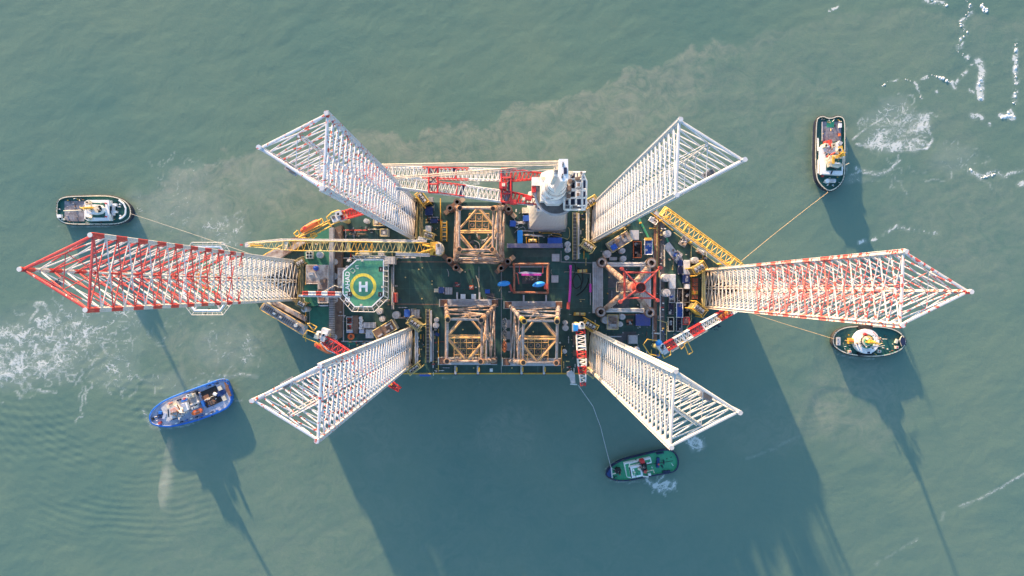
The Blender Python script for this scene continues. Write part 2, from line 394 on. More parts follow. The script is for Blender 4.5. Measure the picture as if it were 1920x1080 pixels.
    swirl(1660, 248, 58, 34, 22, 18, 1.4, .85, 26, 11, (.9, -.45)); swirl(1700, 225, 40, 40, 9, 14, 1.5, .7, 24, 12); swirl(1660, 315, 50, 22, 8, 14, 1.4, .4, 30, 13)
    swirl(1248, 910, 15, 12, 12, 9, 1.3, 1.0, 12, 14, st=3); swirl(1305, 830, 20, 16, 11, 9, 1.2, .9, 14, 15, st=3); swirl(1225, 905, 14, 10, 8, 8, 1.2, .7, 14, 16, st=3)
    swirl(410, 420, 60, 35, 22, 14, 1.3, .42, 30, 17, (.3, .5)); swirl(340, 380, 90, 60, 24, 12, 1.2, .3, 40, 18, (.6, -.3)); swirl(350, 312, 70, 12, 10, 12, 1.3, .35, 30, 19, (.9, -.3))
    swirl(880, 344, 26, 11, 22, 8, 1.2, .6, 14, 20, st=3); swirl(390, 722, 60, 12, 14, 12, 1.3, .5, 30, 21, (.9, -.3)); swirl(1800, 310, 60, 40, 12, 12, 1.3, .45, 30, 22)
    draw([(1607, 270), (1640, 279), (1690, 283), (1738, 278), (1749, 262), (1738, 238), (1722, 215)], 2.4, 1); draw([(1700, 275), (1712, 262), (1735, 264), (1742, 275)], 2, .9); draw([(1598, 262), (1625, 240), (1655, 222)], 2, .8)
    draw([(1590, 330), (1612, 322), (1640, 327), (1664, 322), (1682, 305), (1684, 290)], 1.6, .75); draw([(1660, 232), (1690, 215), (1700, 185)], 1.5, .6)
    draw([(430, 708), (450, 700), (480, 705)], 1.5, .5); draw([(1920, 888), (1890, 905), (1850, 930), (1800, 948)], 1.6, .5); draw([(1245, 893), (1233, 903), (1238, 918), (1258, 920), (1268, 905), (1262, 898)], 1.8, 1)
    for hull_ in ([(108, 424), (150, 425), (210, 424), (236, 416)], [(1525, 240), (1524, 300), (1528, 340), (1545, 358)], [(1588, 240), (1588, 300), (1586, 330)], [(1558, 650), (1570, 664), (1600, 671), (1640, 673)], [(277, 790), (285, 800), (305, 804), (340, 800), (372, 791)], [(1134, 880), (1150, 868), (1180, 855)], [(1140, 900), (1180, 905), (1210, 900)], [(436, 748), (446, 752), (455, 750)]): draw(hull_, 1.6, .42)
    streak *= np.clip(fbm(px/16, py/16, 77, 4)*3.0-.85, .08, 1.15)
    # ripples
    def rings(cx, cy, r0, r1, lam, amp, a0, a1, bend=0):
        d = np.hypot(px-cx, (py-cy)*1.15)+34*fbm(px/110, py/110, 5, 3); an = np.degrees(np.arctan2(py-cy, px-cx))
        an = np.where(an < a0-20, an+360, an)
        wgt = sstep(r0, r0+40, d)*(1-sstep(r1-120, r1, d))*sstep(a0, a0+25, an)*(1-sstep(a1-25, a1, an))
        return amp*wgt*np.sin(2*PI*d/lam)*np.clip(2.4*fbm(px/95, py/60, 15, 3)-.75, 0, 1.3)
    Z = rings(270, 600, 130, 560, 15, .06, 60, 175) + rings(60, 560, 150, 520, 19, .045, 20, 150) + rings(1500, 700, 60, 420, 13, .02, 30, 120) + rings(1625, 340, 40, 170, 11, .025, -20, 90) + rings(1245, 905, 14, 80, 9, .02, 10, 170)
    Z = Z + .25*(fbm(px/40+py/90, py/30, 45, 3)-.5)
    edge = (np.abs(X) < 262) & (np.abs(Y) < 145); Z = np.where(edge, Z, 0)
    v = np.stack([X, Y, Z], -1).reshape(-1, 3)
    idx = np.arange(ny*nx).reshape(ny, nx); q = np.stack([idx[:-1, :-1], idx[:-1, 1:], idx[1:, 1:], idx[1:, :-1]], -1).reshape(-1, 4)
    me = bpy.data.meshes.new('water'); me.vertices.add(len(v)); me.vertices.foreach_set('co', v.ravel().astype(np.float32))
    me.loops.add(q.size); me.loops.foreach_set('vertex_index', q.ravel().astype(np.int32)); me.polygons.add(len(q))
    me.polygons.foreach_set('loop_start', np.arange(0, q.size, 4, dtype=np.int32)); me.polygons.foreach_set('loop_total', np.full(len(q), 4, dtype=np.int32))
    me.polygons.foreach_set('use_smooth', np.ones(len(q), dtype=bool)); me.update(calc_edges=True)
    for nm, arr in (('silt', plume), ('foam', foam), ('streak', streak)):
        at = me.attributes.new(nm, 'FLOAT', 'POINT'); at.data.foreach_set('value', arr.ravel().astype(np.float32))
    o = bpy.data.objects.new('water', me); col.objects.link(o); o['kind'] = 'structure'
    m = bpy.data.materials.new('sea_water'); m.use_nodes = True; nt = m.node_tree; L = nt.links; b = nt.nodes['Principled BSDF']
    def N(t, **k):
        n = nt.nodes.new(t)
        for a, c in k.items(): n.inputs[a].default_value = c
        return n
    def ma(op, a, c=None, clamp=False):
        n = nt.nodes.new('ShaderNodeMath'); n.operation = op; n.use_clamp = clamp
        for i, vv in enumerate((a, c)):
            if vv is None: continue
            if isinstance(vv, (int, float)): n.inputs[i].default_value = vv
            else: L.new(vv, n.inputs[i])
        return n.outputs[0]
    tc = N('ShaderNodeTexCoord'); sl = N('ShaderNodeAttribute'); sl.attribute_name = 'silt'; fo = N('ShaderNodeAttribute'); fo.attribute_name = 'foam'
    P = tc.outputs['Object']
    def noise(scale, det, vec=P, rough=.6, dist=0):
        n = N('ShaderNodeTexNoise', Scale=scale, Detail=det, Roughness=rough, Distortion=dist); L.new(vec, n.inputs['Vector']); return n.outputs['Fac']
    def rng(x, a, c, lo=0, hi=1):
        n = N('ShaderNodeMapRange'); n.inputs[1].default_value = a; n.inputs[2].default_value = c; n.inputs[3].default_value = lo; n.inputs[4].default_value = hi; L.new(x, n.inputs[0]); return n.outputs[0]
    def mixc(f, a, c):
        n = nt.nodes.new('ShaderNodeMix'); n.data_type = 'RGBA'; L.new(f, n.inputs[0])
        for i, vv in ((6, a), (7, c)):
            if isinstance(vv, tuple): n.inputs[i].default_value = (*vv, 1)
            else: L.new(vv, n.inputs[i])
        return n.outputs[2]
    big = rng(noise(.012, 4), .35, .65); c = mixc(big, WATER_A, WATER_B)
    silt = ma('MULTIPLY', sl.outputs['Fac'], rng(noise(.11, 10, rough=.68, dist=1.6), .34, .62, .12, 1.35)); silt = ma('MULTIPLY', silt, .7, True)
    c = mixc(silt, c, WATER_SILT)
    # foam filaments: edges of a warped cell pattern
    wv = N('ShaderNodeVectorMath'); wv.operation = 'ADD'; nn = N('ShaderNodeTexNoise', Scale=.18, Detail=5); L.new(P, nn.inputs['Vector'])
    sc = N('ShaderNodeVectorMath'); sc.operation = 'SCALE'; sc.inputs['Scale'].default_value = 9; L.new(nn.outputs['Color'], sc.inputs[0]); L.new(P, wv.inputs[0]); L.new(sc.outputs[0], wv.inputs[1])
    def fil(scale, width):
        vo = nt.nodes.new('ShaderNodeTexVoronoi'); vo.feature = 'DISTANCE_TO_EDGE'; vo.inputs['Scale'].default_value = scale; L.new(wv.outputs[0], vo.inputs['Vector']); return rng(vo.outputs['Distance'], 0, width, 1, 0)
    f = ma('MAXIMUM', ma('MAXIMUM', fil(.09, .09), ma('MULTIPLY', fil(.22, .12), .92)), ma('MULTIPLY', fil(.55, .2), .72))
    f = ma('MULTIPLY', f, rng(noise(.22, 5), .3, .6, .25, 1.12))
    fm = ma('ADD', ma('MULTIPLY', fo.outputs['Fac'], 1.45), f); fm = rng(ma('ADD', fm, ma('MULTIPLY', noise(1.6, 6), .5)), 1.72, 2.12)
    fm = ma('MULTIPLY', ma('MULTIPLY', fm, rng(fo.outputs['Fac'], .12, .35)), .66); hz = ma('MULTIPLY', fo.outputs['Fac'], .13)
    sk = N('ShaderNodeAttribute'); sk.attribute_name = 'streak'; fm = ma('MAXIMUM', fm, ma('MULTIPLY', ma('MULTIPLY', sk.outputs['Fac'], .9), rng(noise(1.2, 6), .36, .58, .25, 1.0)))
    fm = ma('MAXIMUM', fm, hz, True)
    c = mixc(fm, c, (.76, .76, .72)); L.new(c, b.inputs['Base Color'])
    L.new(rng(fm, 0, 1, .22, .8), b.inputs['Roughness']); b.inputs['IOR'].default_value = 1.33
    mp = N('ShaderNodeMapping'); mp.inputs['Scale'].default_value = (1, .45, 1); mp.inputs['Rotation'].default_value = (0, 0, -.5); L.new(P, mp.inputs[0])
    mp2 = N('ShaderNodeMapping'); mp2.inputs['Scale'].default_value = (.5, 1, 1); mp2.inputs['Rotation'].default_value = (0, 0, .3); L.new(P, mp2.inputs[0])
    hgt = ma('ADD', ma('MULTIPLY', noise(.6, 6, mp.outputs[0]), .6), ma('MULTIPLY', noise(2.2, 4, mp2.outputs[0]), .26))
    hgt = ma('ADD', hgt, ma('MULTIPLY', noise(.14, 3, mp2.outputs[0]), .65)); hgt = ma('ADD', hgt, ma('MULTIPLY', fm, .25))
    bp = N('ShaderNodeBump', Strength=.6, Distance=WATER_BUMP); L.new(hgt, bp.inputs['Height']); L.new(bp.outputs[0], b.inputs['Normal'])
    me.materials.append(m)
WATER_A, WATER_B, WATER_SILT, WATER_BUMP = (.103, .184, .148), (.134, .206, .154), (.225, .262, .205), .26
water()
def foam_clumps():
    rr = random.Random(21); m = MB()
    L_ = [([(1735, 0), (1770, 8), (1778, 12)], 5, 22), ([(1812, 0), (1820, 22), (1800, 45), (1812, 60), (1797, 85), (1800, 100), (1815, 112)], 5, 90), ([(1840, 10), (1848, 20), (1838, 30)], 5, 10),
        ([(1838, 116), (1843, 135)], 5, 26), ([(1840, 140), (1837, 160), (1840, 184)], 4, 34), ([(1652, 165), (1665, 152), (1690, 148), (1715, 152), (1728, 185)], 1.6, 36), ([(1726, 152), (1750, 141), (1775, 150), (1785, 156)], 1.5, 22),
        ([(1786, 156), (1792, 166)], 2.5, 8), ([(1798, 150), (1820, 126)], 2.2, 9), ([(1905, 78), (1903, 140), (1907, 160), (1902, 195)], 3, 38), ([(1908, 146), (1910, 150)], 2, 6), ([(1826, 218), (1840, 221)], 3, 9), ([(1876, 220), (1900, 216), (1890, 211)], 3.2, 13),
        ([(1852, 171), (1857, 168)], 1.2, 4), ([(1755, 171), (1757, 173)], 1, 3), ([(1855, 232), (1857, 233)], 1, 3), ([(1555, 20), (1572, 12)], 2, 5), ([(1655, 440), (1662, 436)], 1.5, 5), ([(1680, 425), (1710, 426)], 4, 14), ([(1715, 430), (1755, 437)], 2, 9), ([(1612, 455), (1640, 447)], 2.5, 16), ([(1655, 432), (1700, 424)], 3, 8), ([(1818, 318), (1838, 334), (1866, 326)], 3, 20), ([(1874, 326), (1882, 332)], 3, 8), ([(1905, 344), (1920, 346)], 3, 10), ([(1870, 200), (1912, 200)], 3, 5)]
    for pts, w, n in L_:
        for i in range(n):
            f = rr.random()*(len(pts)-1)
            if len(pts) > 2 and math.sin(f*9.1+len(pts)*3+w*7) > .35: continue
            if len(pts) > 2: f = min(max(f, .01), len(pts)-1.01); k = min(int(f), len(pts)-2); a, b = pts[k], pts[k+1]; f -= k
            x, y = a[0]+(b[0]-a[0])*f+rr.gauss(0, w*.45), a[1]+(b[1]-a[1])*f+rr.gauss(0, w*.45); r = rr.choice((.10, .12, .16, .2, .28, .5))*(1.4 if n in (26, 34, 13, 9, 8) else 1)
            c = W(x, y, 0); m.dome((c.x, c.y, -.02), r*1.25, r*.5, 'foam', 8, 3, r*.85, rr.random()*3)
    o = m.build('sea_foam_clumps', None, (220, 90, 0)); o['kind'] = 'stuff'
M['foam'] = mat('foam_white', (.80, .79, .76), .9, .2, (.6, .58, .52), 2)
foam_clumps()

# ---------------------------------------------------------------- the platform
plat = T('jack_up_platform', 'huge green decked jack up platform with six tall lattice legs carrying jackets and cranes', 'offshore platform', (0, 0, 0))
HULL = [(478, 494), (497, 478), (620, 410), (690, 380), (1195, 378), (1352, 500), (1398, 522), (1398, 562), (1352, 582), (1195, 702), (742, 702), (652, 668), (487, 578), (476, 560)]
hp = [W(x, y, ZD)[:2] for x, y in HULL]
MB().prism(hp, -3, ZD - .3, 'hull_side').build('hull', plat)
mb = MB(); mb.prism(hp, ZD - .3, ZD, 'deck')
mb.build('main_deck', plat)
# painted lines on the deck
def pl(*pts, w=.35, mk='pale_yellow', n='deck_line', z=.012):
    MB().strip(pts, w, ZD + z, .01, mk).build(n, plat)
pl((742, 700.5), (1193, 700.5), w=.6, mk='yellow')
pl((618, 581), (618, 632), (606, 622), (581, 612), (581, 577), (617, 577), w=.3, mk='light_grey')
pl((1052, 470), (1052, 491), (1112, 493), w=.35, mk='grey', z=.02)
pl((701, 491), (840, 491), w=.5, mk='brown', z=.02); pl((735, 570), (825, 571), w=.5, mk='brown', z=.02)
for x in (940, 898): pl((x, 500), (x, 700), w=.25, mk='grey', z=.008)
pl((1230, 400), (1260, 470), w=.8, mk='bright_green', z=.016); pl((1198, 410), (1228, 470), w=1.0, mk='bright_green', z=.016); pl((594, 590), (604, 628), w=.8, mk='bright_green', z=.016)
# green painted decks seen between the houses
def slab(pts, z, mk, name='deck_panel', th=None, side=None, parent=None, **k):
    return MB().poly(pts, ZD + .02 if th is None else z - th, z, mk, side).build(name, parent or plat, **k)
slab([(581, 576), (617, 576), (617, 640), (604, 632), (581, 604)], ZD + .05, 'green', th=.05)
slab([(571, 534), (597, 534), (597, 574), (571, 574)], ZD + 3.2, 'green', 'lower_roof', side='light_grey')
slab([(571, 471), (617, 471), (617, 497), (571, 497)], ZD + 6, 'green', 'lower_roof', side='light_grey')
slab([(572, 452), (621, 420), (622, 450)], ZD + 1.5, 'green', 'lower_roof', side='light_grey')

def rail(pts, z=ZD, mk='yellow', name='railing', h=1.1, r=.10, close=False, parent=None):
    m = MB(); P3 = [W(x, y, z + h) for x, y in pts]
    if close: P3.append(P3[0])
    m.path(P3, r, mk, 4)
    for a, b in zip(P3, P3[1:]):
        n = max(1, int((b - a).length / 3))
        for i in range(n + 1):
            p = a.lerp(b, i / n); m.tube((p.x, p.y, z), p, r * .7, mk, 4)
    return m.build(name, parent or plat)
rail([(742, 701), (1193, 701)]); rail([(493, 479), (545, 450)], r=.14); rail([(556, 444), (619, 412)], r=.14)
rail([(1200, 383), (1262, 432)], r=.2, mk='yellow'); rail([(1264, 436), (1350, 499)], mk='pale_yellow', r=.16)
rail([(826, 372), (826, 452)], r=.22, mk='yellow'); rail([(1296, 448), (1296, 600), (1275, 640)], r=.16, mk='pale_yellow')
rail([(822, 618), (822, 668), (822, 698)], r=.16); rail([(1053, 650), (1053, 700)], r=.16)
rail([(660, 672), (742, 700)], mk='pale_yellow')
rail([(1232, 370), (1232, 500), (1236, 505), (1236, 520)], r=.16, mk='pale_yellow'); rail([(1233, 600), (1250, 605), (1250, 640)], r=.16, mk='pale_yellow')
rail([(573, 500), (573, 640)], r=.2, mk='yellow'); rail([(618, 418), (618, 640)], r=.12, mk='pale_yellow')
rail([(742, 700), (742, 674)], mk='pale_yellow')

# --- lattice legs
ZT = ZD + 160.0; BAY = 5.0
rf2 = random.Random(17); nn_ = {'valve': 0, 'locker': 0, 'cable_tray': 0}
Z2 = [((640, 588), (700, 652)), ((575, 455), (616, 496)), ((640, 425), (735, 452)), ((725, 485), (745, 580)), ((745, 575), (795, 600)), ((812, 580), (830, 700)), ((955, 385), (990, 452)), ((985, 432), (1056, 446)), ((1050, 600), (1085, 698)), ((1082, 392), (1100, 484)), ((1112, 596), (1225, 660)), ((1120, 462), (1230, 492)), ((1235, 395), (1300, 500)), ((1240, 600), (1300, 650)), ((1296, 480), (1330, 600)), ((795, 378), (832, 452)), ((1135, 500), (1200, 580)), ((865, 505), (960, 560)), ((625, 430), (640, 632)), ((1222, 400), (1248, 640))]
for zi in range(200):
    (x0, y0), (x1, y1) = Z2[zi % len(Z2)]; x, y = rf2.uniform(x0, x1), rf2.uniform(y0, y1); mk = rf2.choices(('light_grey', 'grey', 'pale_yellow', 'brown', 'white', 'dark_grey', 'rust', 'deep_blue', 'crimson'), (6, 5, 4, 4, 3, 4, 3, 1, 1))[0]; q = rf2.random(); zb_ = ZD + (4 if 625 < x < 640 and y < 632 else 0)
    if q < .33: m = MB(); m.pcyl(x, y, rf2.uniform(.5, .9), zb_, zb_ + 1.2, mk, 8); m.box(x, y, 2.2, .5, zb_ + 1.2, zb_ + 1.5, mk, rf2.choice((0, 90, 45))); m.build('valve', plat)
    elif q < .62: w_, h_ = rf2.uniform(2, 5), rf2.uniform(1.5, 3.5); m = MB(); m.box(x, y, w_, h_, zb_, zb_ + 1.8, mk, rf2.choice((0, 0, 90))); m.box(x, y, w_*.2, h_*.9, zb_ + 1.8, zb_ + 2, 'dark_grey'); m.build('locker', plat)
    else:
        l_ = rf2.uniform(6, 20); v = rf2.random() < .5; m = MB(); m.box(x + (0 if v else l_/2), y + (l_/2 if v else 0), .9 if v else l_, l_ if v else .9, zb_, zb_ + .5, mk)
        for kx in range(3): m.box(x + (0 if v else l_*(kx+.5)/3), y + (l_*(kx+.5)/3 if v else 0), 1.7, 1.7, zb_, zb_ + .7, mk)
        m.build('cable_tray', plat)
def pbox(n, *bs):
    for b in bs: MB().box(*b).build(n, plat)
for x, y in ((792, 502), (810, 527), (810, 533), (791, 560), (1089, 565), (1021, 598), (785, 505), (760, 520), (1100, 470), (888, 690), (960, 690), (1180, 560), (1142, 520), (1143, 570), (868, 618), (1000, 622), (786, 640), (790, 655), (788, 668), (1093, 430), (1092, 445), (1094, 412)):
    MB().pcyl(x, y, 1.3, ZD, ZD + .5, 'pale_yellow', 8).build('pad_eye', plat)
def hose(pts, r=.16, mk='black', z=.2):
    P3 = [Vector(p) for p in pts]
    for _ in range(2): P3 = [q for a, b in zip(P3, P3[1:]) for q in (a*.75+b*.25, a*.25+b*.75)]
    MB().path([W(p[0], p[1], ZD + z) for p in P3], r, mk, 5).build('hose', plat)
hose([(1076, 500), (1090, 505), (1095, 530), (1078, 545), (1072, 525), (1082, 510), (1092, 530), (1086, 550)], .2); hose([(1072, 560), (1095, 545), (1105, 525), (1100, 520)], .25); hose([(1070, 495), (1078, 492), (1080, 505), (1074, 520)], .2)
hose([(836, 500), (842, 512), (840, 522)], .12, 'light_grey'); hose([(1054, 511), (1064, 509), (1100, 512), (1110, 514)], .1, 'wire'); hose([(1072, 561), (1112, 562)], .12, 'pale_yellow'); hose([(900, 550), (930, 560), (950, 561)], .1, 'wire'); hose([(933, 552), (940, 538), (944, 525)], .1, 'wire')
hose([(890, 510), (897, 528), (900, 545)], .2, 'cream'); hose([(893, 516), (902, 532)], .12, 'cream'); hose([(1060, 589), (1078, 590)], .12, 'light_grey'); hose([(1098, 588), (1112, 585)], .12, 'light_grey'); hose([(1140, 620), (1132, 635), (1120, 640)], .15, 'cream'); hose([(1036, 500), (1032, 512), (1038, 516)], .1, 'cream')
hose([(960, 442), (972, 428), (984, 424), (985, 436)], .12, 'light_grey'); hose([(1012, 437), (1060, 446), (1066, 452)], .15, 'pale_yellow'); hose([(988, 437), (1052, 437), (1052, 446)], .2, 'yellow'); hose([(1062, 427), (1068, 427), (1068, 448), (1058, 449)], .15, 'pale_yellow')
for i, (x, y0, y1, mk) in enumerate(((1235, 400, 500, 'rust'), (1238, 510, 640, 'light_grey'), (1226, 500, 640, 'rust'), (1224, 590, 640, 'grey'), (1246, 460, 500, 'cream'), (644, 560, 640, 'light_grey'), (648, 430, 470, 'grey'), (735, 500, 580, 'grey'), (738, 492, 580, 'light_grey'), (812, 620, 690, 'light_grey'), (1116, 600, 640, 'grey'), (1080, 400, 480, 'grey'), (1234, 640, 655, 'cream'))):
    MB().tube(W(x, y0, ZD + .7), W(x, y1, ZD + .7), .3, mk, 6).build('pipe_run', plat)
for i, (x0, x1, y, mk) in enumerate(((640, 735, 484, 'light_grey'), (575, 615, 455, 'pale_yellow'), (980, 1060, 433, 'grey'), (1120, 1225, 590, 'rust'), (640, 700, 640, 'grey'), (745, 790, 596, 'light_grey'), (1135, 1165, 631, 'light_grey'), (700, 780, 483, 'light_grey'), (640, 690, 432, 'crimson'), (655, 685, 439, 'brown'), (690, 720, 430, 'cream'), (1130, 1180, 492, 'light_grey'), (990, 1060, 700, 'yellow'))):
    MB().tube(W(x0, y, ZD + .7), W(x1, y, ZD + .7), .28, mk, 6).build('pipe_run', plat)
pbox('deck_plate', (660, 640, 18, 14, ZD, ZD + .1, 'green'), (1163, 636, 12, 20, ZD, ZD + .12, 'dark_grey'), (1180, 630, 26, 16, ZD, ZD + .1, 'dark_grey'), (1160, 520, 40, 40, ZD, ZD + .08, 'dark_grey'), (1160, 560, 40, 36, ZD, ZD + .08, 'dark_grey'), (990, 500, 70, 3, ZD, ZD + .08, 'grey'), (1090, 480, 30, 12, ZD, ZD + .05, 'green'), (1010, 475, 60, 14, ZD, ZD + .05, 'grey_green'), (920, 580, 14, 60, ZD, ZD + .05, 'dark_grey'))
M['leg_banded'] = leg_material('leg_paint_red_banded', (.60, .59, .57), (.56, .065, .06), 86, 10, .5, 0.1, 50, .35)
M['leg_faded'] = leg_material('leg_paint_faded_red', (.63, .60, .57), (.66, .10, .08), 84, 13, .36, 0.3, 70, .55)
M['leg_specked'] = leg_material('leg_paint_specked', (.56, .58, .62), (.55, .07, .05), 95, 10, 0, .5, 45, .55)
M['leg_specked_low'] = leg_material('leg_paint_worn', (.57, .59, .62), (.55, .08, .05), 120, 10, 0, .5, 55, .6)
M['leg_white'] = leg_material('leg_paint_white', (.53, .55, .57), (.5, .3, .2), 400, 10, 0, 0, 55, .45)
M['leg_cream'] = leg_material('leg_paint_cream', (.54, .53, .51), (.5, .3, .2), 400, 10, 0, 0, 75, .65)
def leg(tops, label, mk, base_shift=(0, 0), plate=(1.1, 1.1, 1.1), pipe_face=None, ratio=2.0, cab=None):
    top = [W(x, y, ZT) for x, y in tops]
    C3 = []
    for t in top:
        C3.append((Vector((t.x, t.y, -2)), t))
    ctr = sum((t for t in top), Vector()) / 3
    # members of the three faces
    m = MB(); nb = int((ZT - ZD + 6) / BAY)
    for a, b in ((0, 1), (1, 2), (2, 0)):
        pa, pb = top[a], top[b]
        m.tube(pa - Vector((0, 0, .6)), pb - Vector((0, 0, .6)), .36, mk)
        for i in range(nb):
            z1 = ZT - .8 - i * BAY; z0 = z1 - BAY
            m.tube((pa.x, pa.y, z1), (pb.x, pb.y, z0), .185, mk, 6, cap=False)
            m.tube((pa.x, pa.y, z0), (pb.x, pb.y, z1), .185, mk, 6, cap=False)
    lg = m.build('lattice_leg', plat, label=label)
    for i, (p, q) in enumerate(C3):
        r = (ctr - q); r.z = 0; r.normalize(); u = Vector((-r.y, r.x, 0)); w = plate[i]
        c = MB(); c.tube(p, q, .46, mk, 8)
        pts = [(q + u * w/2 + r*.12)[:2], (q - u * w/2 + r*.12)[:2], (q - u * w/2 - r*.12)[:2], (q + u * w/2 - r*.12)[:2]]
        c.prism(pts, -2, ZT, mk)
        c.prism([(q + r * .75 + u*.1)[:2], (q - r * .75 + u*.1)[:2], (q - r * .75 - u*.1)[:2], (q + r * .75 - u*.1)[:2]], -2, ZT + .5, mk)
        c.tube(q, q + Vector((0, 0, .8)), .6, mk, 8)
        c.build('chord', lg)
    # inner bracing between the middles of the faces
    m = MB(); mids = [(top[a] + top[b]) / 2 for a, b in ((0, 1), (1, 2), (2, 0))]
    for i in range(0, nb, 2):
        z = ZT - .8 - (i + .5) * BAY
        for a, b in ((0, 1), (1, 2), (2, 0)):
            m.tube((mids[a].x, mids[a].y, z), (mids[b].x, mids[b].y, z), .11, mk, 5, cap=False)
    m.build('inner_bracing', lg)
    if pipe_face is not None:
        p = mids[pipe_face]; d = (ctr - p); d.z = 0; d.normalize(); p = p + d * .8
        m = MB(); m.tube((p.x, p.y, ZD), (p.x, p.y, ZT - 3), .28, mk, 6); s = Vector((-d.y, d.x, 0)) * .9
        m.tube((p.x + s.x, p.y + s.y, ZD), (p.x + s.x, p.y + s.y, ZT - 3), .14, mk, 5); m.build('riser_pipe', lg)
    if cab:
        p = W(cab[0], cab[1], ZT - 8); m = MB(); m.wbox((p.x, p.y, ZT - 8), (3.4, 1.8, .8), 'grey', math.radians(cab[2])); m.wbox((p.x, p.y, ZT - 7.2), (2.4, 1.1, .5), 'dark_grey', math.radians(cab[2])); m.build('service_cage', lg)
        rail_pts = None
    # deck left uncut: a black sheet paints the well's inner shade; coaming around it
    w = MB(); g = [ctr + (t - ctr) * 1.22 for t in top]; w.prism([p[:2] for p in g], ZD - .1, ZD + .06, 'black'); w.build('well_shade_sheet', plat)
    w = MB()
    for a, b in ((0, 1), (1, 2), (2, 0)):
        w.path([Vector((g[a].x, g[a].y, ZD + .8)), Vector((g[b].x, g[b].y, ZD + .8))], .55, 'olive', 4)
    w.build('well_coaming', plat)
    return lg, top, ctr
LEGS = [
 leg([(172, 441), (163, 581), (40, 505)], 'leftmost leg, banded red and white over its upper half', 'leg_banded', pipe_face=0, cab=(108, 531, 28)),
 leg([(613, 213), (605, 354), (487, 277)], 'upper left leg, white paint specked with red, over the red and white crane boom', 'leg_specked', plate=(1.1, 1.9, 1.1), pipe_face=2, cab=(548, 318, -33)),
 leg([(601, 686), (595, 826), (474, 751)], 'lower left leg, white with worn red paint at its top edge', 'leg_specked_low', plate=(1.9, 1.1, 1.1), pipe_face=1, cab=(540, 718, 30)),
 leg([(1275, 225), (1268, 366), (1395, 300)], 'upper right leg, plain white, above the yellow boom', 'leg_white', plate=(1.1, 1.7, 1.1), pipe_face=2, cab=(1328, 327, 30)),
 leg([(1266, 696), (1258, 838), (1386, 773)], 'lower right leg, cream white, its tip beside the green tug', 'leg_cream', plate=(1.9, 1.1, 1.1), pipe_face=1, cab=(1323, 742, -30)),
 leg([(1697, 472), (1690, 610), (1818, 547)], 'rightmost leg, white with faded red bands', 'leg_faded', plate=(1.3, 1.3, 1.1), pipe_face=0, cab=(1756, 517, -30)),
]
# --- jack houses beside the chords
def jack_house(px, py, rot, w, h, z=12, a='pale_yellow', top='light_grey'):
    m = MB(); zt = ZD + z
    m.box(px, py, w*.8, h*.75, ZD, zt, 'olive', rot)
    c, sn = math.cos(math.radians(rot)), math.sin(math.radians(rot))
    def Q(u, v): return (px + u*c - v*sn, py + u*sn + v*c)
    for u in (-w*.25, 0, w*.25):
        q = Q(u, 0); m.box(q[0], q[1], w*.16, h*.5, zt, zt + 1.6, top, rot)
        q = Q(u, h*.1); m.pcyl(q[0], q[1], w*.06, zt + 1.6, zt + 2.3, 'black', 8)
    q = Q(0, h*.36); m.box(q[0], q[1], w*.7, h*.12, ZD + z*.4, zt + .9, a, rot)
    jh = m.build('jack_house', plat)
    rail([Q(-w/2, -h/2), Q(w/2, -h/2), Q(w/2, h/2), Q(-w/2, h/2)], zt - .2, a, 'railing', 1.2, .17, True, jh)
    f = MB()
    for u in (-w/2, w/2):
        for v in (-h/2, h/2): q = Q(u, v); p = W(q[0], q[1], zt); f.tube((p.x, p.y, ZD), p, .3, a, 5)
    for u, v in ((-w*.38, 0), (w*.38, 0)):
        q = Q(u, v); f.box(q[0], q[1], w*.05, h*.9, zt, zt + .5, a, rot)
    f.build('frame', jh)
for a in ((791, 371, 52, 26, 14, 12, 'yellow'), (803, 441, 20, 22, 12, 8, 'pale_yellow'), (1108, 378, -32, 26, 15, 12, 'yellow'), (1103, 461, 34, 26, 14, 10, 'pale_yellow'),
          (777, 608, 35, 28, 15, 12, 'pale_yellow'), (776, 692, -36, 26, 11, 10, 'pale_yellow'), (1107, 611, 30, 28, 16, 12, 'yellow'), (1107, 700, 38, 20, 9, 8, 'pale_yellow'),
          (1312, 503, -32, 27, 17, 12, 'yellow'), (1312, 580, 38, 27, 17, 12, 'yellow'), (562, 492, -30, 18, 14, 8, 'olive'), (564, 570, 30, 18, 14, 8, 'olive')):
    jack_house(*a)
# upright frames that tie the two inner chords of each leg
m = MB()
for x, y0, y1, mk in ((790, 378, 444, 'olive'), (1102, 384, 452, 'cream'), (781, 618, 684, 'light_grey'), (1096, 622, 690, 'olive'), (1319, 508, 578, 'pale_yellow'), (566, 492, 566, 'olive')):
    for dx in (-1.6, 1.8): m.path([W(x + dx, y0, ZD + 9), W(x + dx, y1, ZD + 9)], .38, mk, 5)
    for k in range(4):
        ya, yb = y0 + (y1-y0)*k/4, y0 + (y1-y0)*(k+1)/4
        m.path([W(x - 3, ya, ZD + 9), W(x + 4, yb, ZD + 4)], .22, mk, 5)
m.build('tie_frame', plat)
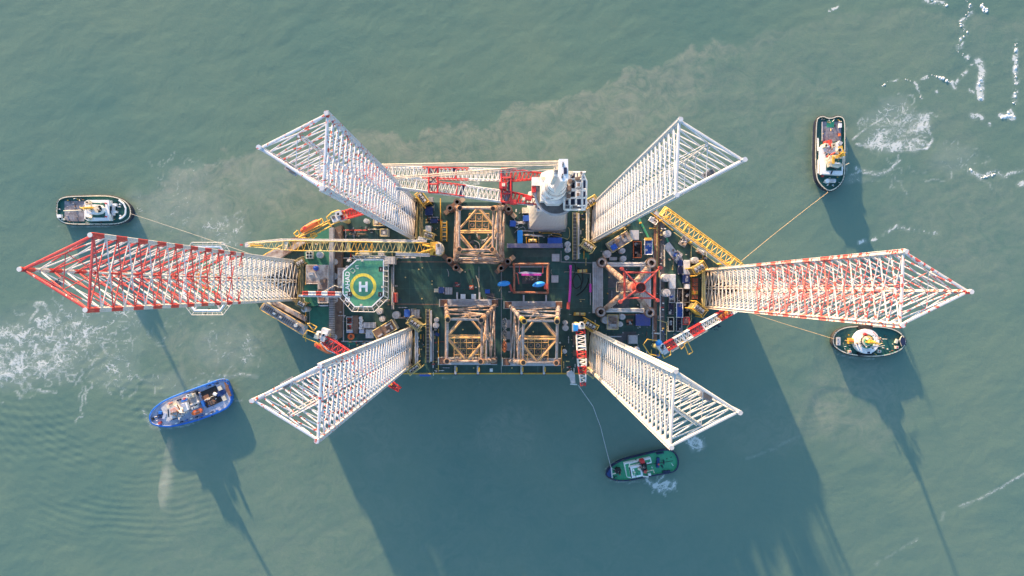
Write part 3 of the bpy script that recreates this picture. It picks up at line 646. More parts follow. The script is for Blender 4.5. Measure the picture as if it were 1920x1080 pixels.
# --- skid tracks, ladders, walkways
def track(x0, y0, x1, y1, w, name='skid_track', zt=1.4, mk='dark_grey', edge='pale_yellow', white=True):
    m = MB(); a, b = Vector((x0, y0)), Vector((x1, y1)); d = (b-a); ln = d.length; rot = math.degrees(math.atan2(d.y, d.x))
    c = (a+b)/2; m.box(c.x, c.y, ln, w, ZD, ZD + zt, mk, rot)
    n = Vector((-d.y, d.x)).normalized()
    for s in (-1, 1): q = c + n*s*w*.5; m.box(q.x, q.y, ln, 1.1, ZD, ZD + zt + .5, edge, rot)
    k = int(ln/6)
    for i in range(k): q = a.lerp(b, (i+.5)/k); m.box(q.x, q.y, 1, w*.8, ZD + zt, ZD + zt + .15, 'grey', rot)
    t = m.build(name, plat)
    if white:
        q = c - n*w*.85; MB().box(q.x, q.y, ln*.96, 3.2, ZD + .5, ZD + 2.2, 'light_grey', rot).build('pipe_run', plat)
track(802, 580, 802, 680, 7); track(1078, 398, 1078, 487, 8); track(833, 414, 833, 452, 9, 'stair_tower', 3, 'deck', 'yellow', False)
m = MB()
for i in range(4): m.box(833, 418 + i*8.5, 7, 1.4, ZD + 3, ZD + 3.3, 'yellow')
m.build('ladder', plat)
slab([(617, 428), (625, 426), (625, 642), (617, 642)], ZD + 7, 'grey', 'walkway'); slab([(625, 428), (640, 422), (640, 632), (625, 640)], ZD + 4, 'brown', 'equipment_flat')
m = MB()
for i in range(22): m.box(621 + (3 if i < 14 else 0), 545 + i*4.2, 14, 1.0, ZD + 7, ZD + 7.3, 'dark_grey')
m.build('grating', plat)
# dark service trenches beside the right side tanks
for x, w, mk in ((1229, 5, 'rust'), (1242, 8, 'dark_grey')): slab([(x-w/2, 395), (x+w/2, 395), (x+w/2, 640), (x-w/2, 640)], ZD + .6, mk, 'pipe_trench')
# left hull flats: pale walkway and its store rooms
wk = MB().poly([(489, 572), (497, 566), (572, 611), (570, 628), (562, 627), (487, 580)], ZD, ZD + 5, 'grey', 'light_grey').build('pipe_rack', plat)
rail([(487, 579), (497, 566), (573, 611)], ZD + 5, parent=wk, r=.14); rail([(487, 580), (567, 628)], ZD + 5, parent=wk, r=.14)
m = MB()
for i in range(20): m.box(495 + i*3.5, 575 + i*2.2, 1.0, 10, ZD + 5, ZD + 5.5, 'dark_grey', 31)
for x, y in ((513, 588), (525, 595)): m.box(x, y, 5, 3, ZD + 5, ZD + 6.5, 'white', 31)
m.pcyl(554, 610, 3.4, ZD + 5, ZD + 7, 'white', 14)
m.build('stowed_pipe', wk)
slab([(493, 480), (520, 465), (530, 470), (568, 448), (572, 455), (520, 487)], ZD + 2.5, 'rusty_roof', 'store_roof'); slab([(520, 566), (572, 594), (572, 603), (506, 568)], ZD + 3.5, 'rusty_roof', 'store_roof')
slab([(545, 446), (572, 440), (570, 452), (548, 462)], ZD + 2, 'brown', 'store_roof')
# rusty accommodation roofs at the left
h1 = slab([(574, 497), (615, 497), (615, 568), (596, 568), (596, 532), (574, 532)], ZD + 9, 'rusty_roof', 'deckhouse', side='light_grey')
rail([(574, 497), (615, 497), (615, 568), (596, 568), (596, 532), (574, 532)], ZD + 9, 'light_grey', parent=h1, close=True, r=.09)
m = MB(); m.box(605, 527, 10, 6, ZD + 9, ZD + 10, 'brown'); m.box(600, 548, 8, 12, ZD + 9, ZD + 9.6, 'brown'); m.box(603, 561, 10, 6, ZD + 9, ZD + 10, 'rust'); m.box(583, 513, 9, 5, ZD+9, ZD+9.5, 'light_grey'); m.build('roof_patch', h1)
slab([(633, 502), (652, 502), (652, 540), (633, 540)], ZD + 8, 'rusty_roof', 'deckhouse', side='light_grey')
def tilt_house(px, py, w, h, rot, z, items):
    hb = MB().box(px, py, w, h, ZD, ZD + z, 'rusty_roof' if z < 7 else 'brown', rot, side='light_grey').build('deckhouse', plat)
    c, sn = math.cos(math.radians(rot)), math.sin(math.radians(rot)); Q = lambda u, v: (px+u*c-v*sn, py+u*sn+v*c)
    rail([Q(-w/2, -h/2), Q(w/2, -h/2), Q(w/2, h/2), Q(-w/2, h/2)], ZD + z, 'pale_yellow', parent=hb, close=True, r=.14)
    m = MB()
    for u, v, ww, hh, mk in items: q = Q(u, v); m.box(q[0], q[1], ww, hh, ZD + z, ZD + z + 1.3, mk, rot)
    m.build('roof_unit', hb)
tilt_house(721, 619, 42, 20, -31, 8, [(-12, 4, 10, 3, 'light_grey'), (10, -6, 12, 2, 'light_grey'), (4, 5, 8, 3, 'grey'), (14, 2, 3, 8, 'light_grey')])
tilt_house(1162, 453, 44, 21, -32, 6, [(-5, -3, 12, 5, 'brown'), (10, 2, 8, 6, 'grey'), (3, -7, 9, 2, 'light_grey'), (14, -3, 5, 4, 'dark_grey')])
tilt_house(720, 436, 14, 13, 0, 5, [(0, 0, 5, 5, 'light_grey')])
tilt_house(709, 416, 18, 14, 0, 5, [(-3, 0, 5, 6, 'cream'), (4, 2, 4, 3, 'yellow')])
tilt_house(1149, 604, 20, 27, 0, 5, [(0, -5, 14, 6, 'brown'), (0, 6, 12, 5, 'grey')])
# round tank tops and vents
TANKS = [(599, 478, 6, 9), (627, 491, 6, 5), (627, 518, 6, 5), (627, 562, 6, 5), (570, 580, 5.5, 7), (636, 562, 3.5, 3), (626, 632, 6, 4), (686, 414, 4.5, 5), (714, 475, 5.5, 4), (711, 584, 5.6, 4), (716, 598, 5.3, 4), (742, 591, 7, 5), (818, 600, 4.2, 4), (817, 610, 5.6, 4),
         (1064.5, 458, 5.6, 4), (1064.5, 468, 5.6, 4), (1063, 483, 4.3, 4), (1139, 476, 7.3, 5), (1167, 470, 5.5, 5), (1169, 485, 5.5, 5), (1060, 605, 4.4, 4), (1060.5, 615, 5.6, 4), (1136, 600, 7.2, 5), (1167, 594, 5.6, 5), (1163, 608, 5, 5), (1194.5, 655, 5, 4), (1304, 488, 6.3, 5), (1252, 438, 6.5, 4), (1250, 521, 7.5, 6), (1250, 549, 7.5, 6), (1234, 372, 3, 3), (1059, 659, 4, 3), (627, 640, 4, 3)]
for x, y, r, h in TANKS:
    m = MB(); m.pcyl(x, y, r, ZD, ZD + h, 'light_grey', 24); m.pcyl(x + .6, y, r*.93, ZD + h, ZD + h + .2, 'light_grey', 24)
    m.pcyl(x + r*.3, y, 1.0, ZD + h, ZD + h + .7, 'grey', 10); m.box(x - r*.3, y + r*.3, r*.8, .7, ZD + h, ZD + h + .6, 'grey', 40)
    m.build('round_tank', plat)
# small fittings bolted to the deck
ZONES = [((640, 425), (700, 455)), ((640, 470), (700, 482)), ((735, 470), (790, 485)), ((745, 580), (765, 600)), ((785, 600), (796, 690)), ((812, 625), (822, 698)), ((960, 390), (985, 450)), ((985, 432), (1050, 448)), ((1084, 395), (1096, 480)), ((1120, 640), (1160, 640)), ((1130, 610), (1230, 650)), ((1170, 400), (1230, 440)), ((1236, 410), (1244, 500)), ((1236, 560), (1246, 640)), ((1240, 480), (1295, 490)), ((640, 470), (650, 630)), ((650, 640), (700, 655)), ((1054, 630), (1080, 695)), ((1172, 490), (1230, 495)), ((1130, 495), (1220, 590)), ((798, 380), (822, 450)), ((575, 470), (615, 495)), ((1300, 470), (1330, 490)), ((1180, 635), (1240, 665))]
kinds = ['light_grey', 'pale_yellow', 'grey', 'white', 'yellow', 'dark_grey', 'blue', 'brown', 'red']
rf = random.Random(5); cnt = 0
for zi, ((x0, y0), (x1, y1)) in enumerate(ZONES):
    n = max(5, int(abs(x1-x0)*abs(y1-y0)/45))
    for k in range(min(n, 14)):
        x, y = rf.uniform(x0, x1), rf.uniform(y0, y1); mk = rf.choices(kinds, (6, 5, 5, 4, 3, 6, 1, 4, 1))[0]; t = rf.random(); m = MB()
        if t < .35: m.pcyl(x, y, rf.uniform(.6, 1.3), ZD, ZD + rf.uniform(.5, 1.6), mk, 8).build('vent', plat)
        elif t < .68:
            w_, h_, z_, r_ = rf.uniform(1.2, 4), rf.uniform(1.2, 3), rf.uniform(.6, 2.2), rf.choice((0, 0, 0, 30))
            m.box(x, y, w_, h_, ZD, ZD + z_, mk, r_); m.box(x, y, w_*.7, h_*.6, ZD + z_, ZD + z_ + .25, mk, r_); m.build('deck_box', plat)
        else:
            L_ = rf.uniform(5, 16); v = rf.random() < .5
            a, b = W(x, y, ZD + .6), W(x + (0 if v else L_), y + (L_ if v else 0), ZD + .6); m.tube(a, b, rf.uniform(.12, .3), mk, 5).build('deck_pipe', plat)

# --- helidecks
def octo(cx, cy, rx, ry, cut=.58):
    return [(cx-rx, cy-ry*(1-cut)), (cx-rx*(1-cut), cy-ry), (cx+rx*(1-cut), cy-ry), (cx+rx, cy-ry*(1-cut)), (cx+rx, cy+ry*(1-cut)), (cx+rx*(1-cut), cy+ry), (cx-rx*(1-cut), cy+ry), (cx-rx, cy+ry*(1-cut))]
def net(inner, outer, z, parent, mk='light_grey', k=7):
    m = MB(); n = len(inner)
    O = [W(x, y, z + .8) for x, y in outer]; I = [W(x, y, z) for x, y in inner]
    m.path(O, .13, mk, 4, True); m.path([(o*.5+i*.5) for o, i in zip(O, I)], .05, mk, 4, True)
    for a in range(n):
        b = (a+1) % n; q = max(2, int((O[b]-O[a]).length/2.2))
        for i in range(q): m.tube(I[a].lerp(I[b], i/q), O[a].lerp(O[b], i/q), .13 if i % 2 == 0 else .05, mk, 4)
    return m.build('safety_net', parent)
ZH = ZD + 24
inn = [(643, 513), (668, 485), (718, 485), (720, 556), (697, 576), (665, 576), (643, 551)]
inn = [(643.5, 509), (669, 487), (719, 487), (719, 554), (697, 575), (665, 575), (643, 551)]
hd = MB().poly(inn, ZH - .8, ZH, 'heli_green', 'light_grey').build('helideck', plat, label='green helideck with a yellow ring and white H')
out = [(636, 520), (650, 496), (667, 480), (724, 480), (729, 490), (728, 559), (702, 585), (660, 584), (636, 556)]
m = MB(); O = [W(x, y, ZH) for x, y in ((634, 516), (662, 480), (724, 480), (728, 488), (728, 559), (702, 585), (660, 584), (637, 558))]; I = [W(x, y, ZH) for x, y in ((643.5, 509), (669, 487), (719, 487), (719.2, 490), (719, 554), (697, 575), (665, 575), (643, 551))]
m.path(O[1:], .16, 'light_grey', 4)
for a in range(1, 7):
    q = max(2, int((O[a+1]-O[a]).length/2.3)) if (O[a+1]-O[a]).length > 4 else 1
    for i in range(q):
        p0, p1 = I[a].lerp(I[a+1], i/q), O[a].lerp(O[a+1], i/q); m.tube(p0, p1, .14, 'cream' if i % 2 else 'light_grey', 4)
        if i % 2 and q > 2:
            p2, p3 = I[a].lerp(I[a+1], (i+1)/q), O[a].lerp(O[a+1], (i+1)/q); m.tube(p0, p3, .06, 'grey', 4)
m.path([(o*.45+i*.55) for o, i in zip(O[1:], I[1:])], .06, 'grey', 4)
m.build('safety_net', hd)
MB().strip(inn + [inn[0]], .5, ZH + .03, .02, 'clean_white').build('edge_marking', hd)
c = W(681, 537, ZH); R_ = S(24.5, ZH)
MB().ring((c.x, c.y), R_, S(18.8, ZH), ZH + .004, ZH + .035, mk='yellow_paint' if 'yellow_paint' in M else 'yellow', n=48).build('landing_ring', hd)
m = MB()
for x in (675.2, 687.2): m.box(x, 537.5, 4.4, 19, ZH, ZH + .035, 'clean_white')
m.box(681.2, 537, 8, 4.6, ZH, ZH + .03, 'clean_white'); m.build('landing_letter', hd)
p = W(652, 537.5, ZH); text_mesh('GALAHAD', 2.75, (p.x, p.y, ZH + .03), PI/2, sx=1.02).build('deck_lettering', hd)
p = W(669, 501, ZH); text_mesh('L7', 1.7, (p.x, p.y, ZH + .03), PI/2 + PI).build('deck_lettering', hd)
for x, y in ((656, 551.5), (713, 552), (714, 505)):
    m = MB(); m.box(x, y, 8, 9, ZH, ZH + .05, 'brown'); m.box(x, y, 6.5, 7.5, ZH + .05, ZH + .09, 'black'); m.box(x, y, 1.2, 4, ZH + .09, ZH + .12, 'light_grey'); m.build('hatch', hd)
for x, y in ((679, 488.5), (717, 538), (677, 572), (640, 538)): MB().box(x, y, 4.5, 4, ZH, ZH + .25, 'cream').build('marker_light', hd)
m = MB(); m.path([W(661, 502, ZH + .1), W(666, 508, ZH + .1), W(662, 513, ZH + .1), W(656, 507, ZH + .1)], .09, 'light_grey', 4, True); m.build('landing_marking', hd)
m = MB()
for x, y in ((650, 500), (712, 495), (712, 565), (655, 565), (681, 530)):
    a, b = W(x, y, ZH - .8), W(x, y, ZH - .8); m.tube((a.x, a.y, ZD), a, .5, 'grey', 8)
for a, b in (((650, 500), (712, 565)), ((712, 495), (655, 565))): m.path([W(*a, ZH - 1.5), W(*b, ZH - 1.5)], .4, 'grey', 6)
m.build('support_column', hd)
# frames and cabinets above the helideck
m = MB(); m.box(683, 473, 18, 8, ZD + 6, ZD + 12, 'cream'); m.pcyl(653, 488, 2.6, ZD + 18, ZD + 22, 'white', 12)
for x in (664, 672, 681, 690, 700): m.path([W(x, 484, ZD + 20), W(x, 494, ZD + 20)], .12, 'light_grey', 4)
m.path([W(655, 484, ZD + 20), W(718, 484, ZD + 20)], .15, 'light_grey', 4); m.build('access_platform', hd)
# the bow helideck under the leftmost leg
ZB = ZD + 20
inn2 = octo(389, 522.5, 43, 60, .45); o2 = octo(389, 522.5, 53, 68, .45)
h2 = MB(); I = [W(x, y, ZB) for x, y in inn2]
h2.poly(octo(389, 522.5, 26, 34, .5), ZB - .6, ZB, 'heli_green', 'light_grey')
h2 = h2.build('helideck', plat, label='pale net-edged helideck half hidden below the leftmost leg')
m = MB(); m.path(I, .5, 'clean_white', 5, True)
for i, q in enumerate(octo(389, 522.5, 26, 34, .5)): m.tube(I[i], W(*q, ZB), .35, 'light_grey', 5)
m.build('edge_beam', h2); net(inn2, o2, ZB, h2)
c = W(389, 522, ZB); MB().ring((c.x, c.y), S(20, ZB), S(16, ZB), ZB, ZB + .05, 'yellow', 32).build('landing_ring', h2)
m = MB()
for y in (500, 545): m.path([W(430, y, ZB - 1), W(492, y, ZD + 1)], .5, 'light_grey', 6)
m.path([W(400, 590, ZB), W(392, 578, ZB), W(384, 590, ZB)], .2, 'black', 4); m.build('cantilever', h2)
# small bits around the hull edge
def bit(name, fn, **k): m = MB(); fn(m); return m.build(name, plat, **k)
bit('fairlead', lambda m: (m.poly([(1063, 698), (1072, 694), (1078, 702), (1079, 719), (1071, 719), (1069, 710), (1063, 704)], ZD - 2, ZD + 2, 'light_grey'), m.path([W(1069, 720, ZD - 1), W(1082, 721, ZD - 1)], .3, 'white', 5)))
bit('mooring_gear', lambda m: [m.tube(W(785 + i*3, 700, ZD), W(789 + i*3, 705, ZD - 2), .3, 'blue', 5) for i in range(7)])
for x in (854, 896, 978, 1020): bit('grip_arm', lambda m: (m.box(x, 694, 4, 16, ZD + .5, ZD + 2, 'light_grey'), m.box(x, 702, 6, 2.5, ZD - 1, ZD + .8, 'navy'), m.box(x + 2, 693, 3, 8, ZD + .4, ZD + 2.3, 'yellow')))

# ---------------------------------------------------------------- jackets standing on the deck
def jacket(name, label, base, top, h, mk, style, legcol=None, group=None):
    cx, cy = sum(b[0] for b in base)/4, sum(b[1] for b in base)/4
    t = T(name, label, 'jacket', W(cx, cy, ZD), group)
    B = [W(x, y, ZD + 1.6) for x, y in base]; Q = [W(x, y, ZD + h) for x, y in top]
    L_ = lambda i, f: B[i].lerp(Q[i], f)
    for i in range(4):
        m = MB(); m.tube(B[i], Q[i], .88, mk, 12, .82)
        d = (Q[i]-B[i]).normalized()
        for f in (.25, .5, .75): m.tube(L_(i, f) - d*.5, L_(i, f) + d*.5, 1.2, mk, 12)
        m.tube(Q[i] - d*6, Q[i] + d*.4, 1.15, (legcol or {}).get(i, 'jacket_orange'), 12)
        m.build('jacket_leg', t)
        MB().tube(Q[i] + d*.38, Q[i] + d*.45, .86, 'black', 12).build('pile_opening', t)
    for lv, f in enumerate((.06, .36, .66, .965)):
        for i in range(4):
            j = (i+1) % 4; MB().tube(L_(i, f), L_(j, f), .36 if f < .9 else .5, mk if (i+lv) % 3 else 'jacket_grey', 8).build('frame_beam', t)
    for i in range(4):
        j = (i+1) % 4
        for k, (f, g) in enumerate(((.06, .36), (.36, .66), (.66, .965))):
            m = MB()
            if (k + i) % 2: m.tube(L_(i, f), L_(j, g), .34, mk if k else 'jacket_grey', 7)
            else: m.tube(L_(j, f), L_(i, g), .34, 'jacket', 7)
            m.build('diagonal_brace', t)
    def plan(f, col_, r):
        c = [L_(i, f) for i in range(4)]; mid = [(c[i]+c[(i+1) % 4])/2 for i in range(4)]
        for i in range(4): MB().tube(mid[i], mid[(i+1) % 4], r, col_, 7).build('plan_brace', t)
        MB().tube(mid[1], mid[3], r, 'jacket_yellow', 7).build('plan_brace', t)
    plan(.66, 'jacket_yellow', .45); plan(.36, 'jacket', .4)
    if style != 'none':
        # conductor guides: a honeycomb of short tubes
        u0, v0, u1, v1, f, n1, n2 = style
        c = [L_(i, f) for i in range(4)]; m = MB()
        for a in range(n1):
            for b in range(n2):
                u, v = u0 + (u1-u0)*(a+.5)/n1, v0 + (v1-v0)*(b+.5)/n2
                p = c[0].lerp(c[1], u).lerp(c[3].lerp(c[2], u), v); m.ring((p.x, p.y), 1.0, .62, p.z - 1.5, p.z, 'jacket' if (a+b) % 2 else 'brown', 10)
        for b in range(n2+1):
            v = v0 + (v1-v0)*b/n2; p, q = (c[0].lerp(c[1], u0)).lerp(c[3].lerp(c[2], u0), v), (c[0].lerp(c[1], u1)).lerp(c[3].lerp(c[2], u1), v); m.tube(p, q, .2, 'jacket_yellow', 5)
        for a in range(n1+1):
            u = u0 + (u1-u0)*a/n1; p, q = (c[0].lerp(c[1], u)).lerp(c[3].lerp(c[2], u), v0), (c[0].lerp(c[1], u)).lerp(c[3].lerp(c[2], u), v1); m.tube(p, q, .2, 'jacket_yellow', 5)
        m.build('conductor_guide', t)
    return t, L_
# large jacket near the crane (corner order: upper left, upper right, lower right, lower left)
t, L_ = jacket('steel_jacket', 'rust stained steel jacket with clustered pile sleeves, beside the white crane pedestal', [(854, 388), (948, 388), (944, 492), (852, 492)], [(862, 390), (924.5, 391), (923, 468), (861, 467.5)], 40, 'jacket', (.28, .12, .72, .42, .3, 3, 2), group='jackets standing on the deck')
for (x, y, rot, pts) in ((852, 386, -38, ((857, 378.5), (843.5, 390))), (950, 391, 45, ((953.5, 392), (944, 383))), (848, 494, 42, ((842.5, 488.5), (855, 501.5))), (947, 496, -42, ((952, 490), (939.5, 503)))):
    m = MB(); m.box(x, y, 46, 8, ZD + .3, ZD + 1.2, 'brown', rot); m.box(x, y, 20, 12, ZD + 1.2, ZD + 6, 'rust', rot)
    c_, s_ = math.cos(math.radians(rot)), math.sin(math.radians(rot))
    for k in (-1, 1): m.box(x + k*19*c_, y + k*19*s_, 9, 8.5, ZD + 1.2, ZD + 1.8, 'tan' if k > 0 else 'brown', rot)
    fr = m.build('mud_mat', t)
    for px, py in pts:
        m = MB(); c = W(px, py, ZD + 12); m.ring((c.x, c.y), 1.25, .85, ZD + 1, ZD + 12, 'dark_grey', 16); m.ring((c.x, c.y), 1.65, 1.2, ZD + 10.5, ZD + 11.6, 'rust', 16); m.cyl((c.x, c.y), .86, ZD + 1, ZD + 6, 'black', 12); m.build('pile_sleeve', t)
for (a, b) in (((935, 394), (941, 492)), ((855, 396), (852, 486))):
    for dx in (0, 3.2): MB().tube(W(a[0] + dx, a[1], ZD + 10), W(b[0] + dx, b[1], ZD + 10), .55, 'jacket', 8).build('bracing_pipe', t)
for dy in (0, 5): MB().tube(W(862, 487 + dy, ZD + 9), W(935, 488 + dy, ZD + 9), .5, 'jacket', 8).build('bracing_pipe', t)
m = MB()
for x, y in ((889, 462), (915, 461), (905, 440)): c = W(x, y, ZD + 3); m.torus((c.x, c.y, ZD + 3), 2.6, .25, 'light_grey', 16, 5)
m.build('cable_coil', t)
m = MB()
for i in range(7): m.box(880 + i*6, 445 + (i % 3)*9, 4, 7, ZD + 2, ZD + 6 + i % 3, ('brown', 'dark_grey', 'jacket_grey')[i % 3])
m.build('internal_equipment', t)
def seat(t, y, x0, x1, arms, h=14, name='skid_beam'):
    m = MB(); m.box((x0+x1)/2, y, x1-x0, h, ZD + .2, ZD + 2.2, 'light_grey')
    m.box(x0+6, y, 13, h*.85, ZD + 2.2, ZD + 2.6, 'rust'); m.box(x1-6, y, 12, h*.85, ZD + 2.2, ZD + 2.6, 'rust')
    for k in range(3): m.box((x0+x1)/2, y - h/2 + 3 + k*3.5, (x1-x0)*.62, .9, ZD + 2.2, ZD + 2.7, 'grey')
    for ax, ay0, ay1 in arms: m.box(ax, (ay0+ay1)/2, 3, abs(ay1-ay0), ZD + .2, ZD + 2, 'light_grey')
    m.box(x0 - 2, y, 2, h, ZD, ZD + 2.8, 'cream')
    return m.build(name, t)
t, L_ = jacket('steel_jacket', 'left one of the two like jackets at the lower deck edge, beside the cable reels', [(836, 572), (929, 572), (929, 676), (835, 677)], [(839.5, 599.5), (902.5, 600.5), (901.7, 677.7), (838, 677.5)], 46, 'jacket', (.18, .55, .82, 1.0, .14, 5, 4), {0: 'jacket_yellow'}, group='jackets standing on the deck')
seat(t, 568, 826, 934, [(857, 548, 562), (899, 548, 562)]); seat(t, 677, 824, 932, [])
t, L_ = jacket('steel_jacket', 'right one of the two like jackets, with one bright yellow leg top', [(957, 574), (1047, 575), (1045, 678), (956, 677)], [(982.5, 602.5), (1044.5, 603), (1043, 680.5), (981, 679.8)], 46, 'jacket_grey', (.2, .52, .8, 1.0, .14, 4, 4), {0: 'yellow', 1: 'jacket_yellow', 3: 'jacket_yellow'}, group='jackets standing on the deck')
seat(t, 572, 947, 1054, [(982, 553, 566), (1024, 553, 566)]); seat(t, 679, 944, 1052, [])

# structure with four salmon legs and a red cap frame
t = T('transition_piece', 'salmon pink four legged transition piece with a red cap frame on grey skid beams', 'offshore structure', W(1174, 540, ZD))
CN = [(1129, 492), (1222, 493), (1219, 586), (1127, 585)]
for x in (1121, 1211):
    m = MB(); m.box(x, 539, 19, 96, ZD + .2, ZD + 2.4, 'light_grey')
    for k in range(4): m.box(x - 6 + k*4, 539, 1, 88, ZD + 2.4, ZD + 2.6, 'grey')
    m.build('skid_beam', t)
for y in (494.5, 583.5):
    for dy in (0, 3.6): MB().tube(W(1135, y + dy*(1 if y < 540 else -1), ZD + 6), W(1215, y + dy*(1 if y < 540 else -1), ZD + 6), .55, 'light_grey', 8).build('frame_beam', t)
ctr = W(1183, 539.5, ZD + 18)
for x, y in CN:
    a = W(x, y, ZD + 4); b = ctr + (a-ctr).normalized()*3; b.z = ctr.z
    MB().tube(a, b, 1.1, 'jacket', 12, 1.55).build('inclined_leg', t)
    b2 = a.lerp(b, .45); MB().tube(b2, b, 1.25, 'salmon', 12, 1.45).build('painted_leg', t)
    m = MB(); c = W(x, y, ZD + 8); m.ring((c.x, c.y), 2.0, 1.2, ZD + .5, ZD + 8, 'jacket_grey', 20); m.ring((c.x, c.y), 2.5, 1.9, ZD + 6.4, ZD + 7.4, 'brown', 20); m.cyl((c.x, c.y), 1.2, ZD + .5, ZD + 5, 'black', 14); m.build('pile_sleeve', t)
m = MB(); c = ctr; m.cyl((c.x, c.y), 2.2, ZD + 14, ZD + 27, 'salmon', 20); m.wbox((c.x - 3, c.y, ZD + 20), (6, 2.6, 2), 'jacket'); m.build('central_column', t)
m = MB(); m.box(1172, 538, 32, 17, ZD + 20, ZD + 20.3, 'brown'); m.build('work_platform', t); rail([(1156, 529), (1188, 529), (1188, 547), (1156, 547)], ZD + 20.3, 'cream', parent=t, close=True)
hub = W(1200, 539.5, ZD + 34); arms = [(1166, 504), (1238, 502), (1233, 563), (1163, 566)]
m = MB()
for x, y in arms: q = W(x, y, ZD + 34); m.tube(hub, q, .45, 'crimson', 8, .38); m.tube(q - Vector((0, 0, 1.2)), q + Vector((0, 0, 1)), .8, 'crimson', 8)
A_ = [W(1172, 511, ZD + 34), W(1229, 511, ZD + 34), W(1228, 559, ZD + 34), W(1172, 559, ZD + 34)]
m.path(A_, .35, 'crimson', 6, True); m.path([a + Vector((0, 0, -3)) for a in A_], .2, 'crimson', 6, True)
m.build('cap_frame', t)
m = MB(); m.ring((hub.x, hub.y), 2.2, 1.95, ZD + 26, ZD + 36, 'crimson', 24); m.cyl((hub.x, hub.y), 1.95, ZD + 33, ZD + 34.4, 'rust', 20)
for k in range(4): a = k*PI/4; d = Vector((math.cos(a), math.sin(a), 0))*1.9; m.tube(Vector((hub.x, hub.y, ZD + 35)) - d, Vector((hub.x, hub.y, ZD + 35)) + d, .12, 'dark_grey', 4)
m.build('hub_ring', t)

# ---------------------------------------------------------------- lattice booms and cranes
def boom(parent, p, q, w0, w1, wm, hgt, nb, mats, name='boom', r=.22, rl=.13, tin=.12, tout=.25, every=1, plates=(), lac=None):
    """box truss from p to q; width tapers at both ends. mats: function of t"""
    p, q = Vector(p), Vector(q); d = (q-p); ln = d.length; d.normalize(); sdv = Vector((-d.y, d.x, 0)).normalized(); up = sdv.cross(d) * -1
    if up.z < 0: up = -up
    m = MB()
    def wd(t): return w0 + (wm-w0)*min(1, t/tin) if t < tin else (wm if t < 1-tout else wm + (w1-wm)*(t-1+tout)/tout)
    def hh(t): return hgt*(.35+.65*min(1, t/tin)) if t < tin else (hgt if t < 1-tout else hgt*(1-.7*(t-1+tout)/tout))
    def pt(t, s, v): return p + d*ln*t + sdv*s*wd(t)/2 + up*v*hh(t)/2
    for i in range(nb):
        a, b = i/nb, (i+1)/nb; mk = mats((a+b)/2)
        for s in (-1, 1):
            for v in (-1, 1): m.tube(pt(a, s, v), pt(b, s, v), r, mk, 5, cap=False)
        ml = lac((a+b)/2) if lac else mk
        for v in ((1, -1) if wm < 4.15 or lac else (1,)):
            m.tube(pt(a, -1, v), pt((a+b)/2, 1, v), rl, ml, 4, cap=False); m.tube(pt((a+b)/2, 1, v), pt(b, -1, v), rl, ml, 4, cap=False)
        for s in (-1, 1):
            m.tube(pt(a, s, -1), pt(b, s, 1), rl, ml, 4, cap=False)
        if i % 5 == 0: m.tube(pt(a, -1, 1), pt(a, 1, 1), r, mk, 4)
    for a, b, mk in plates:
        m.add([pt(a, -1, .9), pt(b, -1, .9), pt(b, 1, .9), pt(a, 1, .9), pt(a, -1, .8), pt(b, -1, .8), pt(b, 1, .8), pt(a, 1, .8)], [[0, 1, 2, 3], [7, 6, 5, 4], [0, 4, 5, 1], [1, 5, 6, 2], [2, 6, 7, 3], [3, 7, 4, 0]], mk)
    return m.build(name, parent), pt
def bands(*stops):
    def f(t):
        for lim, mk in stops:
            if t < lim: return mk
        return stops[-1][1]
    return f
def walk(parent, p, q, w, mk='grey', off=0):
    p, q = Vector(p), Vector(q); d = (q-p).normalized(); n = Vector((-d.y, d.x, 0)).normalized(); m = MB()
    a, b = p + n*off, q + n*off; z = (a.z+b.z)/2
    vs = [a+n*w/2, b+n*w/2, b-n*w/2, a-n*w/2]; vs = vs + [v - Vector((0, 0, .15)) for v in vs]
    m.add(vs, [[0, 1, 2, 3], [7, 6, 5, 4], [0, 4, 5, 1], [1, 5, 6, 2], [2, 6, 7, 3], [3, 7, 4, 0]], mk)
    for s in (-1, 1): m.path([a+n*w/2*s+Vector((0, 0, 1)), b+n*w/2*s+Vector((0, 0, 1))], .07, 'light_grey', 4)
    return m.build('walkway', parent)
# heavy white crane
zc = ZD + 58
t = T('heavy_lift_crane', 'huge white mast crane with a red and white twin leg boom over the deck edge', 'crane', W(1026, 395, ZD))
m = MB(); b0 = W(1026, 395, ZD); tp = W(1042, 365, zc); nseg = 32; rows = [(0, 9.4, .0), (3, 8.6, .15), (10, 8.0, .35), (24, 7.4, .6), (42, 6.9, .9), (58, 6.6, 1)]
vs = []
for z, r, rd in rows:
    cc = b0.lerp(tp, z/58)
    for i in range(nseg):
        a = 2*PI*i/nseg; ca, sa = math.cos(a), math.sin(a); sq = r/max(abs(ca), abs(sa)); k = sq*(1-rd)+r*rd; k = min(k, r*1.32); vs.append((cc.x+k*ca, cc.y+k*sa, ZD+z))
m.add(vs, [[j*nseg+i, j*nseg+(i+1) % nseg, (j+1)*nseg+(i+1) % nseg, (j+1)*nseg+i] for j in range(len(rows)-1) for i in range(nseg)], 'pedestal')
M['pedestal'] = mat('pedestal_paint', (.46, .47, .48), .5, .3, (.36, .34, .31), .2)
m.build('pedestal', t, smooth=False)
m = MB(); m.cyl(tp, 7.4, zc, zc + 1.6, 'dark_grey', 32); m.ring(tp, 8.3, 7.2, zc + .2, zc + .6, 'light_grey', 32); m.build('slew_ring', t)
